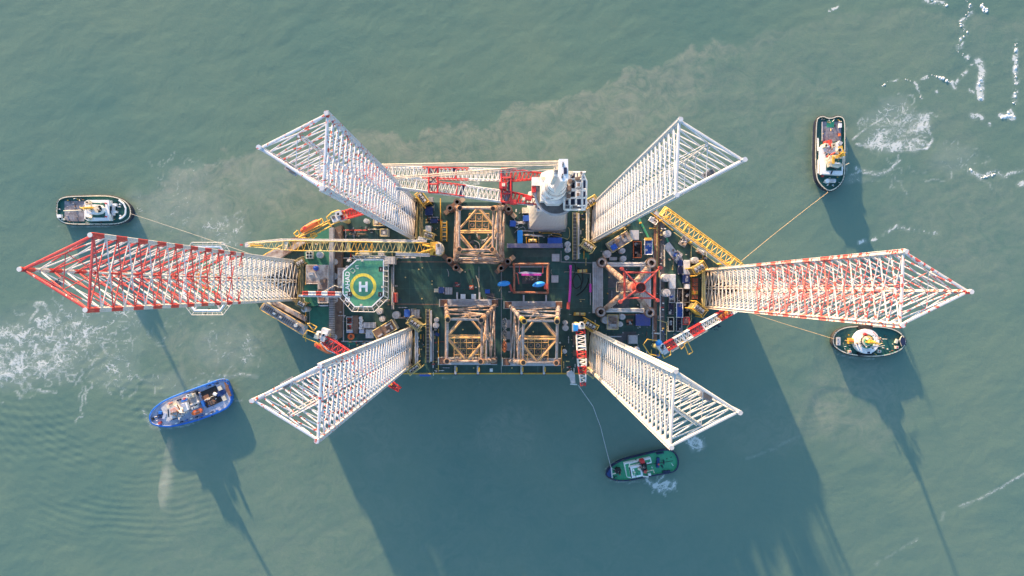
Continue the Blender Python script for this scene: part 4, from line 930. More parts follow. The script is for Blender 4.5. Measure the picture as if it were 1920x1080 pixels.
m = MB(); c1 = W(1038, 356, zc + 8); m.box(1037, 352, 47, 50, zc + 1.6, zc + 6, 'white'); m.poly([(1015, 325), (1030, 318), (1062, 320), (1064, 372), (1050, 383), (1026, 383), (1014, 368)], zc + 1.6, zc + 6.4, 'clean_white'); m.build('slewing_platform', t)
# mast: stacked tapering rings
def loft(m, rows, mk, n=28):
    vs = []
    for (px, py, z, rp) in rows:
        c = W(px, py, z); r = S(rp, z)
        for i in range(n): vs.append((c.x+r*math.cos(2*PI*i/n), c.y+r*math.sin(2*PI*i/n), z))
    fs = [[j*n+i, j*n+(i+1) % n, (j+1)*n+(i+1) % n, (j+1)*n+i] for j in range(len(rows)-1) for i in range(n)] + [list(range((len(rows)-1)*n, len(rows)*n))]
    return m.add(vs, fs, mk)
m = MB(); loft(m, [(1039, 355, zc + 6, 23), (1040, 352, zc + 11, 22.5), (1042, 349, zc + 13, 20.5), (1043, 345, zc + 22, 20), (1043.6, 343.5, zc + 24.5, 18), (1044, 342.5, zc + 26, 14)], 'clean_white'); m.build('mast', t, smooth=False)
m = MB()
for (px, py, z, rp) in ((1042, 349, zc + 13.2, 20.4), (1043, 346, zc + 22, 18)): c = W(px, py, z); m.torus((c.x, c.y, z), S(rp, z), .13, 'grey', 32, 5)
c = W(1042, 349.5, zc + 12)
for i in range(18):
    a = 2*PI*i/18; m.tube((c.x+S(19, c.z)*math.cos(a), c.y+S(19, c.z)*math.sin(a), c.z), (c.x+S(22, c.z)*math.cos(a), c.y+S(22, c.z)*math.sin(a), c.z), .07, 'dark_grey', 4)
m.build('mast_gangway', t)
m = MB()
for (px, py, z, rp) in ((1042.6, 347, zc + 17.5, 20.6), (1043.6, 343.5, zc + 24.6, 17.8), (1040, 353, zc + 9, 22.9)): c = W(px, py, z); m.torus((c.x, c.y, z), S(rp, z), .07, 'dark_grey', 32, 4)
for a in (.4, 1.3, 2.3, 3.4, 4.3, 5.2, 5.9):
    P3 = [W(px + rp*math.cos(a), py + rp*math.sin(a), z) for px, py, z, rp in ((1042, 349, zc + 13.2, 20.7), (1043, 345, zc + 22, 20.2), (1043.6, 343.5, zc + 24.6, 18))]; m.path(P3, .05, 'grey', 4)
m.build('plate_seam', t)
for i, (x, y, w, h, z, mk) in enumerate(((1038, 352, 5, 2, zc + 26.3, 'grey'), (1035, 343, 3, 5, zc + 26.3, 'light_grey'), (1027, 365, 4, 3, zc + 9, 'brown'), (1050, 368, 5, 3, zc + 7.5, 'dark_grey'), (1020, 345, 6, 8, zc + 6.8, 'light_grey'), (1019, 334, 7, 5, zc + 6.8, 'cream'), (1018, 360, 4, 10, zc + 6.8, 'grey'), (1056, 356, 6, 8, zc + 7.4, 'light_grey'), (1058, 331, 5, 9, zc + 7, 'brown'))): MB().box(x, y, w, h, z - 1.2, z, mk, 8).build('tower_cabinet', t)
rail([(1015, 325), (1030, 318), (1062, 320), (1064, 372), (1050, 383), (1026, 383), (1014, 368)], zc + 6.4, 'light_grey', parent=t, close=True, r=.1)
m = MB(); m.box(1044.5, 350, 4, 4.4, zc + 24, zc + 26.8, 'navy', 5); m.box(1036, 370, 4, 4.4, zc + 6.4, zc + 12, 'navy'); m.box(1030, 369, 10, 6, zc + 6.4, zc + 11.5, 'light_grey', 8); m.build('mast_door', t)
zh = ZD + 108
m = MB(); m.poly([(1048, 298), (1065, 298), (1066, 336), (1060, 340), (1051, 340), (1047, 330)], zc + 22, zh, 'clean_white')
m.poly([(1040, 312), (1049, 310), (1049, 332), (1038, 330)], zc + 30, zh - 3, 'white')
m.build('mast_head', t)
m = MB(); m.box(1060, 320, 6, 12, zh, zh + .25, 'navy')
for x, y in ((1056, 305), (1055.5, 308), (1055.5, 311), (1055, 327), (1054, 330), (1054, 333)): m.box(x, y, 2, 1.8, zh, zh + .3, 'black')
for x, y in ((1043, 317), (1043, 321), (1043, 325)): m.box(x, y, 6, 1, zh - 3, zh - 2.6, 'grey')
m.build('sheave_block', t)
# machinery deck at the right
zm = zc + 8
m = MB(); m.poly([(1057, 322), (1092, 322), (1100, 340), (1099, 388), (1092, 394), (1057, 394)], zm - 5, zm - 4.6, 'navy', 'white'); m.build('machinery_deck', t)
m = MB()
for x in (1058, 1068, 1080, 1091.5): m.path([W(x, 322, zm), W(x, 393, zm)], .42, 'white', 4)
for y in (323, 336, 355, 357, 371, 386, 393): m.path([W(1058, y, zm), W(1098, y, zm)], .38, 'white', 4)
m.path([W(1092, 322, zm), W(1100, 340, zm), W(1099, 388, zm), W(1091, 394, zm)], .35, 'white', 4); m.build('frame', t)
for x, y, w, h, mk in ((1085, 346, 9, 10, 'white'), (1084, 364.5, 9, 10, 'white'), (1069, 340, 8, 9, 'brown'), (1067, 354, 9, 11, 'brown'), (1066, 368, 8, 8, 'brown'), (1083, 335, 9, 6, 'brown'), (1064, 388, 8, 6, 'dark_grey'), (1078, 388, 9, 6, 'dark_grey'), (1069, 324, 12, 7, 'cream'), (1090, 324, 6, 6, 'white')):
    m = MB(); m.box(x, y, w, h, zm - 4.6, zm + 1.2, mk, side='white'); m.box(x, y, w*.55, h*.6, zm + 1.2, zm + 1.5, 'brown' if mk == 'white' else mk); m.build('winch_house', t)
m = MB(); m.box(1014, 390, 16, 9, zc - 8, zc - 4, 'clean_white'); m.box(1011.5, 388.5, 5.5, 7, zc - 4, zc - 3.7, 'navy'); m.box(1005, 387, 3, 5, zc - 5, zc - 3.8, 'grey'); m.build('operator_cab', t)
m = MB(); m.box(1003, 356, 13, 20, zc - 2, zc, 'cream'); m.box(1001, 355, 8, 10, zc, zc + 1.5, 'red'); m.box(1005, 340, 16, 16, zc, zc + 2, 'white'); m.build('boom_hinge', t)
zb = zc - 2
up_m = bands((.20, 'red'), (.42, 'white'), (.63, 'red'), (.83, 'white'), (2, 'red'))
m1, pt1 = boom(t, W(1015, 330, zb), W(590, 320, zb - 4), 2.2, 3.6, 4.2, 3.6, 54, bands((.16, 'red'), (.31, 'white'), (.465, 'red'), (.52, 'red'), (.66, 'white'), (.78, 'red'), (2, 'white')), 'boom_leg', .23, .12, .12, .1, plates=((.478, .50, 'light_grey'), (.16, .182, 'light_grey'), (.37, .385, 'navy')), lac=lambda a: 'white' if .3 < a < .7 else ('red' if a < .16 or .7 < a < .78 else 'white'))
m2, pt2 = boom(t, W(1012, 378, zb), W(600, 322, zb - 4), 2.2, 3.4, 4.2, 3.6, 54, bands((.17, 'red'), (.33, 'white'), (.47, 'red'), (.64, 'white'), (.74, 'red'), (2, 'white')), 'boom_leg', .23, .12, .12, .1, plates=((.478, .50, 'light_grey'), (.14, .162, 'light_grey'), (.34, .356, 'navy')), lac=lambda a: 'white' if .31 < a < .7 else ('red' if a < .17 or .7 < a < .76 else 'white'))
def cross(x0, x1, ya, yb, yc, yd, parent):
    m = MB(); z = zb + 2
    a, b, c_, d_ = W(x0, ya, z), W(x1, ya, z), W(x1, yd, z), W(x0, yd, z)
    m.path([a, b, c_, d_], .4, 'red', 5, True); m.path([W(x0, yb, z), W(x1, yb, z)], .35, 'red', 5); m.path([W(x0, yc, z), W(x1, yc, z)], .35, 'red', 5)
    for p0, p1 in (((x0, yb), (x1, yc)), ((x1, yb), (x0, yc)), ((x0, ya), ((x0+x1)/2, yb)), ((x1, ya), ((x0+x1)/2, yb)), ((x0, yc), ((x0+x1)/2, yd)), ((x1, yc), ((x0+x1)/2, yd))): m.path([W(*p0, z), W(*p1, z)], .26, 'dark_grey', 5)
    m.build('cross_frame', parent)
cross(804, 821, 314, 328, 345, 361, t); cross(940, 958, 316, 333, 363, 379, t)
m = MB(); m.box(943, 347, 14, 12, zb - 1, zb + 4, 'red'); m.box(944, 346, 6, 6, zb + 4, zb + 4.5, 'cream'); m.box(957, 350, 8, 34, zb - 2, zb + 1, 'navy'); m.box(962, 378, 12, 8, zb - 1, zb + 3, 'red'); m.box(990, 371, 14, 7, zb, zb + 3, 'red', 6); m.box(982, 373, 5, 6, zb + 3, zb + 3.4, 'cream'); m.build('boom_winch', t)
walk(t, W(1000, 384, zb), W(770, 356, zb - 2), 1.0, 'light_grey'); walk(t, W(770, 356, zb - 2), W(700, 350, zb - 2), 1.2, 'light_grey')
for k, (dy, y2, r) in enumerate(((0, 309, .28), (3, 312, .20), (8, 310.5, .16), (6, 333, .24), (10, 336, .16), (16, 335, .16))):
    MB().tube(W(1050, 303 + dy*.9, zh - 1), W(690 if k < 3 else 730, y2, zb + 3), r, 'wire', 5).build('hoist_wire', t)

# yellow crane at the left
zy = ZD + 26
t = T('pedestal_crane', 'yellow lattice boom crane reaching left over the helideck and store roofs', 'crane', W(815, 466, ZD), group='cranes on the platform')
m = MB(); m.pcyl(816, 467, 9, ZD, zy - 3, 'pale_yellow', 20); m.build('pedestal', t)
m = MB(); m.pcyl(819, 466, 13, zy - 3, zy + .6, 'cream', 20); m.box(813, 466, 14, 25, zy - 3, zy + 2, 'yellow'); m.box(822, 467, 10, 20, zy + .6, zy + 3, 'light_grey'); m.box(822, 460, 4, 6, zy + 3, zy + 3.5, 'dark_grey'); m.box(825, 470, 4, 8, zy + 3, zy + 3.6, 'grey'); m.build('machinery_house', t)
m = MB(); m.box(812, 477, 9, 8, zy - 2, zy + 1.5, 'navy'); m.box(814, 475, 3, 6, zy + 1.5, zy + 2, 'clean_white', 20); m.build('operator_cab', t)
m = MB(); m.tube(W(815, 466, zy + 3), W(790, 473, zy + 1), .4, 'yellow', 6); m.tube(W(815, 464, zy + 3), W(792, 459, zy + 1), .4, 'yellow', 6); m.build('luffing_strut', t)
boom(t, W(810, 465, zy), W(466, 459.5, zy), 3.2, 1.4, 4.2, 3.0, 31, lambda a: 'pale_yellow' if int(a*9) % 3 else 'yellow', 'boom', .18, .10, .06, .24, plates=((.44, .46, 'pale_yellow'), (.17, .185, 'pale_yellow'), (.6, .61, 'pale_yellow'), (.78, .81, 'cream')))
walk(t, W(800, 452, zy - 1), W(530, 450, zy - 1), .9, 'light_grey'); walk(t, W(530, 450, zy - 1), W(462, 457, zy - 1), 1.0, 'light_grey'); walk(t, W(806, 478.5, zy - 1), W(742, 477, zy - 1), 1.3, 'light_grey')
m = MB(); m.box(466, 459.5, 14, 8, zy - 1, zy - .6, 'light_grey'); m.box(480, 460, 22, 3, zy - .5, zy + .8, 'yellow', 1); m.box(452, 459, 4, 3, zy - .5, zy + .5, 'crimson'); m.build('boom_head', t)

# yellow boom resting on the upper right edge
zy = ZD + 20
t = T('resting_boom', 'bright yellow lattice boom laid diagonally along the upper right hull edge', 'crane boom', W(1310, 440, ZD))
boom(t, W(1241, 395, zy), W(1388, 503, zy), 4.2, 4.2, 4.2, 3.4, 17, lambda a: 'yellow', 'boom', .26, .13, .01, .01, plates=((.0, .03, 'yellow'),))
walk(t, W(1228, 398, zy - 4), W(1368, 502, zy - 4), 1.3, 'light_grey'); m = MB()
for f in (.1, .5, .9): p = W(1241, 395, zy).lerp(W(1388, 503, zy), f); m.tube((p.x, p.y, ZD - 4), p, .5, 'yellow', 6)
m.build('boom_rest', t)

def small_crane(label, px, py, tip, zz, wm, mats, house, nb=16, cabcol='clean_white', rot=0, taper=(.12, .2), group='cranes on the platform', frames=(), nm='pedestal_crane'):
    z = ZD + zz; t = T(nm, label, 'crane', W(px, py, ZD), group)
    m = MB(); m.pcyl(px, py, 5, ZD - 2, z - 2, 'pale_yellow', 16); m.build('pedestal', t)
    m = MB(); c, sn = math.cos(math.radians(rot)), math.sin(math.radians(rot)); Q = lambda u, v: (px+u*c-v*sn, py+u*sn+v*c)
    for u, v, w, h, z0, z1, mk in house: q = Q(u, v); m.box(q[0], q[1], w, h, z + z0, z + z1, mk, rot)
    m.build('machinery_house', t)
    q = Q(3, -5); m = MB(); m.box(q[0], q[1], 6, 6, z, z + 3, cabcol, rot); m.box(q[0], q[1], 4, 4, z + 3, z + 3.2, 'glass', rot); m.build('operator_cab', t)
    boom(t, W(px, py, z + .5), W(*tip, z + 1), wm*.6, wm*.5, wm, wm*.8, nb, mats, 'boom', .26, .14, *taper)
    for fr in frames: rail(fr, z - 1, 'yellow', 'railing', 1.1, .2, True, t)
    return t, Q, z
# upper left red crane with its white house
t, Q, z = small_crane('red boom crane with a white house above the upper left lifeboat', 633, 407, (712, 385), 22, 3.4, lambda a: 'red', [(-4, 0, 16, 12, -2, 2, 'clean_white'), (4, -6, 12, 9, -2, 3.2, 'light_grey'), (8, 6, 14, 6, -2, 1.5, 'light_grey'), (-8, -3, 6, 5, 2, 3, 'dark_grey'), (2, 1, 5, 8, 2, 3, 'grey'), (14, 4, 8, 7, -2, 1, 'cream')], rot=-22, frames=[[(612, 408), (622, 398), (634, 394), (646, 397), (650, 410), (620, 422)]])
t, Q, z = small_crane('red boom crane above the lower left lifeboat, its tip past the leg', 602, 632, (750, 731), 22, 3.8, lambda a: 'red', [(-2, -2, 18, 12, -2, 2, 'clean_white'), (3, -11, 13, 12, -2, 2.5, 'white'), (-9, 2, 8, 8, 2, 3.2, 'cream'), (4, 3, 8, 9, 2, 3.2, 'light_grey'), (-4, -4, 4, 5, 3, 3.6, 'dark_grey')], nb=17, rot=18, frames=[[(568, 632), (576, 619), (606, 630), (598, 644)], [(576, 607), (582, 606), (594, 613), (588, 620)]], taper=(.1, .35))
m = MB(); m.box(730, 717, 16, 6, z - 1, z + 2, 'red', 33); m.box(741, 728, 16, 3, z - 1, z + 1.5, 'crimson', 22); m.box(733, 721, 4, 3, z + 2, z + 2.6, 'yellow', 30); m.build('boom_head', t)
t, Q, z = small_crane('red and white banded boom crane with a blue dome at the lower right hull edge', 1243, 654, (1384, 574), 20, 3.5, lambda a: 'red' if (int(a*5.6) % 2 == 0) else 'white', [(0, 0, 12, 16, -2, 2, 'clean_white'), (2, 7, 10, 9, -2, 3, 'light_grey'), (0, -2, 5, 5, 2, 3, 'dark_grey')], nb=19, rot=-30, frames=[[(1206, 646), (1214, 636), (1240, 640), (1236, 668), (1218, 664)], [(1240, 660), (1256, 650), (1258, 665), (1245, 672)], [(1283, 646), (1289, 640), (1299, 660), (1291, 665)], [(1273, 646), (1280, 640), (1284, 648), (1277, 655)]], taper=(.05, .05))
m = MB(); c = W(1238, 644, z + 2); m.dome((c.x, c.y, z - 1), 1.5, 3.2, 'sky_blue'); m.box(1236, 668, 5, 6, z - 2, z, 'blue', 20); m.build('dome', t)
walk(t, W(1256, 659, z - 1), W(1325, 618, z - 1), .9, 'cream')
for x, y, r in ((1366, 588, 5.2), (1357, 594, 4.4), (1350, 598, 3.8)):
    m = MB(); m.pcyl(x, y, r, z - 6, z - 2, 'yellow', 18); m.pcyl(x, y, r*.6, z - 2, z - 1.6, 'pale_yellow', 14); m.build('float', t)
m = MB(); rr = random.Random(3)
for i in range(12): a, b = (1332 + rr.uniform(0, 20), 606 + rr.uniform(0, 14)), (1332 + rr.uniform(0, 20), 606 + rr.uniform(0, 14)); m.tube(W(*a, ZD - 6), W(*b, ZD - 5), .2, 'navy', 4)
m.build('hanging_grapple', t)
t, Q, z = small_crane('short red and white tapered boom pointing down past the lower hull edge', 1088, 612, (1093.5, 724), 24, 3.6, lambda a: 'red' if a < .12 or .38 < a < .52 or .68 < a < .8 or a > .94 else 'white', [(0, 0, 16, 10, -2, 2, 'clean_white'), (-8, 3, 7, 11, -2, 2.4, 'sky_blue'), (-9, 2, 12, 16, -3, -2, 'light_grey'), (6, 0, 6, 8, 2, 3, 'cream')], nb=15, taper=(.08, .4))

# orange lifeboats
def lifeboat(label, px, py, ln, w, rot, z):
    zt = ZD + z; c = W(px, py, zt); L2, w2 = S(ln, zt)/2, S(w, zt)/2; a = -math.radians(rot); cs, sn = math.cos(a), math.sin(a)
    t = T('lifeboat', label, 'lifeboat', (c.x, c.y, zt - 4), 'orange lifeboats hanging at the hull edge')
    def prof(s, k, z): return [(c.x + (u*cs - v*sn), c.y + (u*sn + v*cs), z) for u, v in [(L2*s*x, w2*k*y) for x, y in ((1, 0), (.86, .6), (.6, .95), (0, 1), (-.6, .95), (-.9, .7), (-1, 0), (-.9, -.7), (-.6, -.95), (0, -1), (.6, -.95), (.86, -.6))]]
    def lo(rows, mk):
        m = MB(); n = 12; vs = [p for r in rows for p in prof(*r)]
        m.add(vs, [[j*n+i, j*n+(i+1) % n, (j+1)*n+(i+1) % n, (j+1)*n+i] for j in range(len(rows)-1) for i in range(n)] + [list(range((len(rows)-1)*n, len(rows)*n)), list(range(n-1, -1, -1))], mk); return m
    lo([(.8, .5, zt - 4.0), (.95, .9, zt - 2.8), (1, 1, zt - 1.9)], 'orange').build('hull', t)
    lo([(.97, .96, zt - 1.9), (.9, .85, zt - .9), (.72, .55, zt - .2), (.6, .3, zt)], 'orange').build('canopy', t)
    m = MB(); q = Vector((c.x - L2*.45*cs, c.y - L2*.45*sn, 0)); m.wbox((q.x, q.y, zt + .3), (1.5, 1.2, .9), 'red', a); m.build('coxswain_hatch', t)
    return t
lifeboat('orange lifeboat in its davit at the upper left hull edge', 580, 423, 44, 12, -30, 14)
lifeboat('orange lifeboat hanging beside the red boom at the lower left hull edge', 604, 654, 38, 11, 28, 12)
def davit(pts, z, mk='pale_yellow'):
    rail(pts, ZD + z - 1, mk, 'davit_frame', 1.2, .28, True)
davit([(551, 438), (558, 432), (562, 440), (556, 444)], 14, 'yellow'); davit([(596, 414), (603, 410), (607, 418), (600, 423)], 14, 'yellow')
davit([(560, 445), (616, 418), (620, 424), (578, 446)], 10, 'yellow'); davit([(582, 440), (590, 436), (594, 442), (586, 447)], 10, 'yellow'); davit([(600, 642), (612, 646), (628, 662), (614, 657)], 12, 'light_grey')

# striped flare boom and its white beam
t = T('striped_boom', 'thin horizontal red and white striped boom left of the helideck', 'boom', W(600, 551, ZD)); z = ZD + 22
boom(t, W(568, 549.5, z), W(640, 550.5, z), 1.3, 1.3, 1.3, 1.2, 20, lambda a: 'crimson' if int(a*6) % 2 == 0 else 'white', 'boom', .3, .2, .01, .01); MB().tube(W(560, 554.5, z), W(640, 556, z), .45, 'light_grey', 6).build('beam', t); MB().path([W(603, 549, z), W(628, 535, z), W(634, 538, z)], .22, 'cream', 5).build('stay', t)

# magenta boom and yellow pumps
t = T('magenta_boom', 'long magenta pipe handling boom lying between the jackets and the pink structure', 'boom', W(1067, 540, ZD)); z = ZD + 5
m = MB(); m.tube(W(1070, 499, z), W(1069, 545, z), .45, 'magenta', 8, .6); m.tube(W(1069, 545, z), W(1066, 580, z), .6, 'magenta', 8, .4); m.build('boom_arm', t)
m = MB(); m.box(1066, 573, 5, 13, z - 1, z + 1, 'crimson', 3); m.box(1070, 501, 4, 8, z - 1, z + .8, 'magenta'); m.build('end_joint', t)
m = MB()
for x, y in ((1070, 505), (1067, 570)): m.box(x, y, 6, 3, ZD, z - .8, 'dark_grey')
m.build('support', t)
t = T('hydraulic_hammer', 'short magenta and black cylinder hanging left of the grey skid beam', 'tool', W(1107, 540, ZD)); m = MB(); m.tube(W(1107, 532, ZD + 2), W(1107, 548, ZD + 2), .55, 'magenta', 8); m.build('cylinder', t); m = MB(); m.tube(W(1107, 512, ZD + 2), W(1107, 532, ZD + 2), .2, 'grey', 6); m.tube(W(1107, 548, ZD + 2), W(1107, 572, ZD + 2), .2, 'grey', 6); m.build('rod', t)
def pump(label, x, y, w, rot):
    t = T('yellow_winch', label, 'winch', W(x, y, ZD), 'yellow winches on the deck'); c, s = math.cos(math.radians(rot)), math.sin(math.radians(rot))
    m = MB(); m.box(x, y, w, 5.5, ZD, ZD + 1.2, 'yellow', rot); m.build('bed', t)
    a, b = W(x - w*.35*c, y - w*.35*s, ZD + 2), W(x + w*.35*c, y + w*.35*s, ZD + 2); m = MB(); m.tube(a, b, .7, 'pale_yellow', 10); m.tube(a.lerp(b, .4), a.lerp(b, .6), .95, 'brown', 10); m.build('drum', t)
    m = MB()
    for k in (-.4, .4): m.box(x + w*k*c, y + w*k*s, 1.2, 6, ZD + 1.2, ZD + 3, 'yellow', rot)
    m.build('flange', t)
pump('yellow winch right of the magenta boom near its top end', 1092, 508, 18, -3); pump('yellow winch below the magenta boom near the lower jacket leg', 1087, 589, 22, 2); pump('yellow winch left of the long blue container', 999, 451, 16, 0); pump('small yellow winch above the helideck', 671, 477, 10, 0)

# rust red frame with blade tools
t = T('tool_frame', 'rust red rectangular frame holding black machinery, between the blue tarpaulins', 'frame', W(995, 521, ZD)); z = ZD + 7
P4 = [W(964, 495, z), W(1028, 495, z), W(1027, 549, z), W(964, 548, z)]
for a, b in zip(P4, P4[1:] + P4[:1]):
    for o in (0, -5): MB().tube(a + Vector((0, 0, o)), b + Vector((0, 0, o)), .5, 'rustred', 8).build('frame_beam', t)
    MB().tube(a, (a.x, a.y, ZD), .7, 'rustred', 8).build('post', t)
m = MB(); m.box(996, 521, 34, 22, ZD + .3, ZD + .8, 'dark_grey'); m.box(999, 521, 27, 12, ZD + .8, ZD + 4, 'dark_grey')
rr = random.Random(9)
for i in range(26): m.box(988 + rr.uniform(0, 22), 516 + rr.uniform(0, 9), 1.8, 1.5, ZD + 4, ZD + 4.6, rr.choice(['cream', 'light_grey', 'brown']))
m.build('machinery', t)
MB().poly([(971, 511), (985, 509), (1006, 511), (1020, 512), (1006, 514), (975, 513)], z - 1, z, 'pale_blue').build('blade', t)
MB().box(996.5, 515, 37, 3.4, z - 1, z + .3, 'magenta').build('spar', t)
m = MB(); m.path([W(966, 512, z), W(970, 512, z), W(973, 533, z)], .2, 'crimson', 5); m.path([W(1018, 497, z), W(1018, 512, z)], .2, 'crimson', 5); m.path([W(974, 497, z), W(974, 511, z)], .2, 'crimson', 5); m.box(957 + 1, 540, 4, 14, ZD + 2, ZD + 3.5, 'crimson', -16); m.box(1024, 537, 7, 10, ZD + 3, z + .6, 'crimson'); m.build('strut', t)
for x, y, rot, lb in ((945, 531.5, -4, 'bright blue tarpaulin left of the rust red frame'), (1011, 533, -8, 'bright blue tarpaulin inside the lower right corner of the rust red frame')):
    c = W(x, y, ZD + 9); m = MB(); m.dome((c.x, c.y, ZD + 7), 2.9, 2.0, 'sky_blue', 18, 5, 1.3, -math.radians(rot)); m.dome((c.x - 1.4, c.y - .3, ZD + 7.2), 1.7, 1.9, 'sky_blue', 12, 4, .9, .3)
    m.tube((c.x, c.y, ZD), (c.x, c.y, ZD + 7.1), .5, 'crimson', 6)
    o = m.build('tarpaulin', None, (c.x, c.y, ZD)); o['label'] = lb; o['category'] = 'tarpaulin'; o['group'] = 'blue tarpaulins'

# cable reels
for i, (x, y, rx, ry, mk, lb) in enumerate(((946.5, 607, 4.6, 10, 'grey', 'grey cable reel, topmost of the three between the two lower jackets'), (946.5, 628.5, 4.6, 10, 'jacket_grey', 'grey cable reel, middle one of the three between the two lower jackets'), (946, 650, 3.6, 10, 'copper', 'rusty copper coloured cable reel, lowest of the three between the jackets'))):
    c = W(x, y, ZD + 4); t = T('cable_reel', lb, 'cable reel', (c.x, c.y, ZD), 'cable reels between the lower jackets')
    for s, nm in ((0, 'flange'), (1, 'flange')):
        m = MB(); n = 20; k = rx/ry
        R0 = S(ry, ZD + 4); tilt = lambda a, r: (c.x + r*k*math.cos(a), c.y + r*math.sin(a), ZD + 4 + s*.5 + r*.75*math.cos(a))
        for j in range(n):
            a, b = 2*PI*j/n, 2*PI*(j+1)/n; m.tube(tilt(a, R0), tilt(b, R0), .2, mk, 5); m.tube(tilt(a, R0*.35), tilt(b, R0*.35), .15, mk, 5)
            if j % 2 == 0: m.tube(tilt(a, R0*.35), tilt(a, R0), .13, mk, 4)
        m.build(nm, t)
    m = MB(); m.box(x + 7, y, 8, 15, ZD + .02, ZD + .5, 'grey'); m.build('cradle', t)

# ---------------------------------------------------------------- cargo and machines on the deck
def container(label, x, y, w, h, mk, z=2.8, rot=0, group=None, name='container', cat='container', ribs=True, z0=0, txt=None):
    c = W(x, y, ZD); t = T(name, label, cat, (W(x, y, ZD + z).x, W(x, y, ZD + z).y, ZD + z0), group); zt = ZD + z
    MB().box(x, y, w, h, ZD + z0, zt - .12, mk, rot).build('body', t)
    m = MB(); cs, sn = math.cos(math.radians(rot)), math.sin(math.radians(rot)); Q = lambda u, v: (x+u*cs-v*sn, y+u*sn+v*cs)
    long_y = h > w; n = max(2, int((h if long_y else w)/2.2))
    m.box(x, y, w*.97, h*.97, zt - .12, zt - .06, mk, rot)
    if ribs:
        for i in range(n):
            u = ((i+.5)/n-.5)*.94; q = Q(0, u*h) if long_y else Q(u*w, 0); m.box(q[0], q[1], w*.9 if long_y else .8, .8 if long_y else h*.9, zt - .06, zt + .04, mk, rot)
    m.build('roof', t)
    m = MB()
    for a in (-1, 1):
        for b in (-1, 1): q = Q(a*(w/2-.5), b*(h/2-.5)); m.box(q[0], q[1], 1.1, 1.1, zt - .1, zt + .1, 'light_grey' if mk not in ('white', 'clean_white') else 'grey', rot)
    m.build('corner_casting', t)
    if txt:
        for i, s in enumerate(txt): p = W(x + 1, y - 3.2 + i*6.2, zt); text_mesh(s, 1.45, (p.x, p.y, zt + .06), 0).build('lettering', t)
    return t
def basket(label, x, y, w, h, mk, inner, z=2.2, rot=0, group=None, fill=6, cat='cargo basket', name='cargo_basket', fm=('dark_grey', 'grey', 'brown', 'black')):
    p = W(x, y, ZD + z); t = T(name, label, cat, (p.x, p.y, ZD), group); zt = ZD + z
    cs, sn = math.cos(math.radians(rot)), math.sin(math.radians(rot)); Q = lambda u, v: (x+u*cs-v*sn, y+u*sn+v*cs)
    MB().box(x, y, w*.96, h*.96, ZD, ZD + .3, inner, rot).build('floor', t)
    m = MB(); cr = [Q(-w/2, -h/2), Q(w/2, -h/2), Q(w/2, h/2), Q(-w/2, h/2)]
    for z_ in (zt, ZD + .4): m.path([W(a, b, z_) for a, b in cr], .17, mk, 4, True)
    for a, b in cr: q = W(a, b, zt); m.tube((q.x, q.y, ZD), q, .17, mk, 4)
    for f in (.33, .66):
        a, b = W(*cr[0], zt).lerp(W(*cr[3], zt), f), W(*cr[1], zt).lerp(W(*cr[2], zt), f)
        for q in (a, b): m.tube((q.x, q.y, ZD), q, .1, mk, 4)
    m.build('frame', t)
    if fill:
        rr = random.Random(int(x*7+y)); m = MB()
        for i in range(fill):
            q = Q(rr.uniform(-.34, .34)*w, rr.uniform(-.4, .4)*h); mk2 = rr.choice(fm)
            if rr.random() < .4: m.pcyl(q[0], q[1], min(w, h)*rr.uniform(.12, .25), ZD + .3, ZD + rr.uniform(.9, z), mk2, 12)
            else: m.box(q[0], q[1], w*rr.uniform(.2, .45), h*rr.uniform(.08, .25), ZD + .3, ZD + rr.uniform(.8, z), mk2, rot)
        m.build('contents', t)
    return t
G = 'containers and crates on the deck'
container('long white container nearest the yellow boom, at the top of the right stores area', 1288, 501, 12.5, 27, 'clean_white', group=G)
container('long white container between the round white tank and the blue lettered one', 1261, 527.5, 12, 27, 'clean_white', group=G)
container('dark blue container with white lettering under the long white one', 1287, 523, 13, 16, 'deep_blue', group=G, txt=('J2', '51'))
container('small square white container below the blue lettered one', 1289, 537, 9.5, 9, 'clean_white', group=G, ribs=False)
container('dark blue container left of the long white one, upper of two', 1276, 493, 7.5, 12, 'deep_blue', group=G)
container('dark blue container left of the long white one, lower of two', 1276, 507, 8, 14, 'navy', group=G)
container('blue violet container beside the copper drum at the right', 1206, 600, 27, 22, 'violet_blue' if 'violet_blue' in M else 'deep_blue', group=G, z=3)
container('bright blue roofed container right of the yellow winch near the crane pedestal', 1040.5, 451, 27, 11, 'blue', group=G, z=3)
container('cream white container with stained roof right of the upper jacket', 988.5, 394.5, 18.5, 10.5, 'cream', group=G, ribs=False)
container('bright blue container with a white mark below the cream one', 990, 409, 19, 11, 'blue', group=G, ribs=False)
container('square blue container leaning by the brown mud mat', 961.5, 419, 11.5, 11, 'blue', group=G, ribs=False, rot=3)
container('narrow blue and white upright container right of the upper jacket', 975, 444, 10, 25, 'sky_blue', group=G, ribs=False)
container('tall narrow white container beside the upper left leg', 803, 436, 10.5, 26, 'clean_white', group=G)
container('dark blue netted container under the white crane boom left of the upper jacket', 804, 395.5, 14, 16, 'deep_blue', group=G)
container('low blue container below the netted one beside the yellow stair', 814, 414, 14, 8, 'deep_blue', group=G, z=2)
container('grey container at the hull edge beside the yellow jack house', 808, 374, 9, 9, 'grey', group=G)
container('white box container right of the upper left leg foot', 790, 448, 13, 9, 'clean_white', group=G, rot=4)
container('bright blue container left of the grey ribbed flat, near the lower left leg', 763, 587.5, 10.5, 14, 'blue', group=G, ribs=False)
container('small blue container in the middle of the left deck with a yellow end', 827.5, 544, 10.5, 11.5, 'deep_blue', group=G, ribs=False)
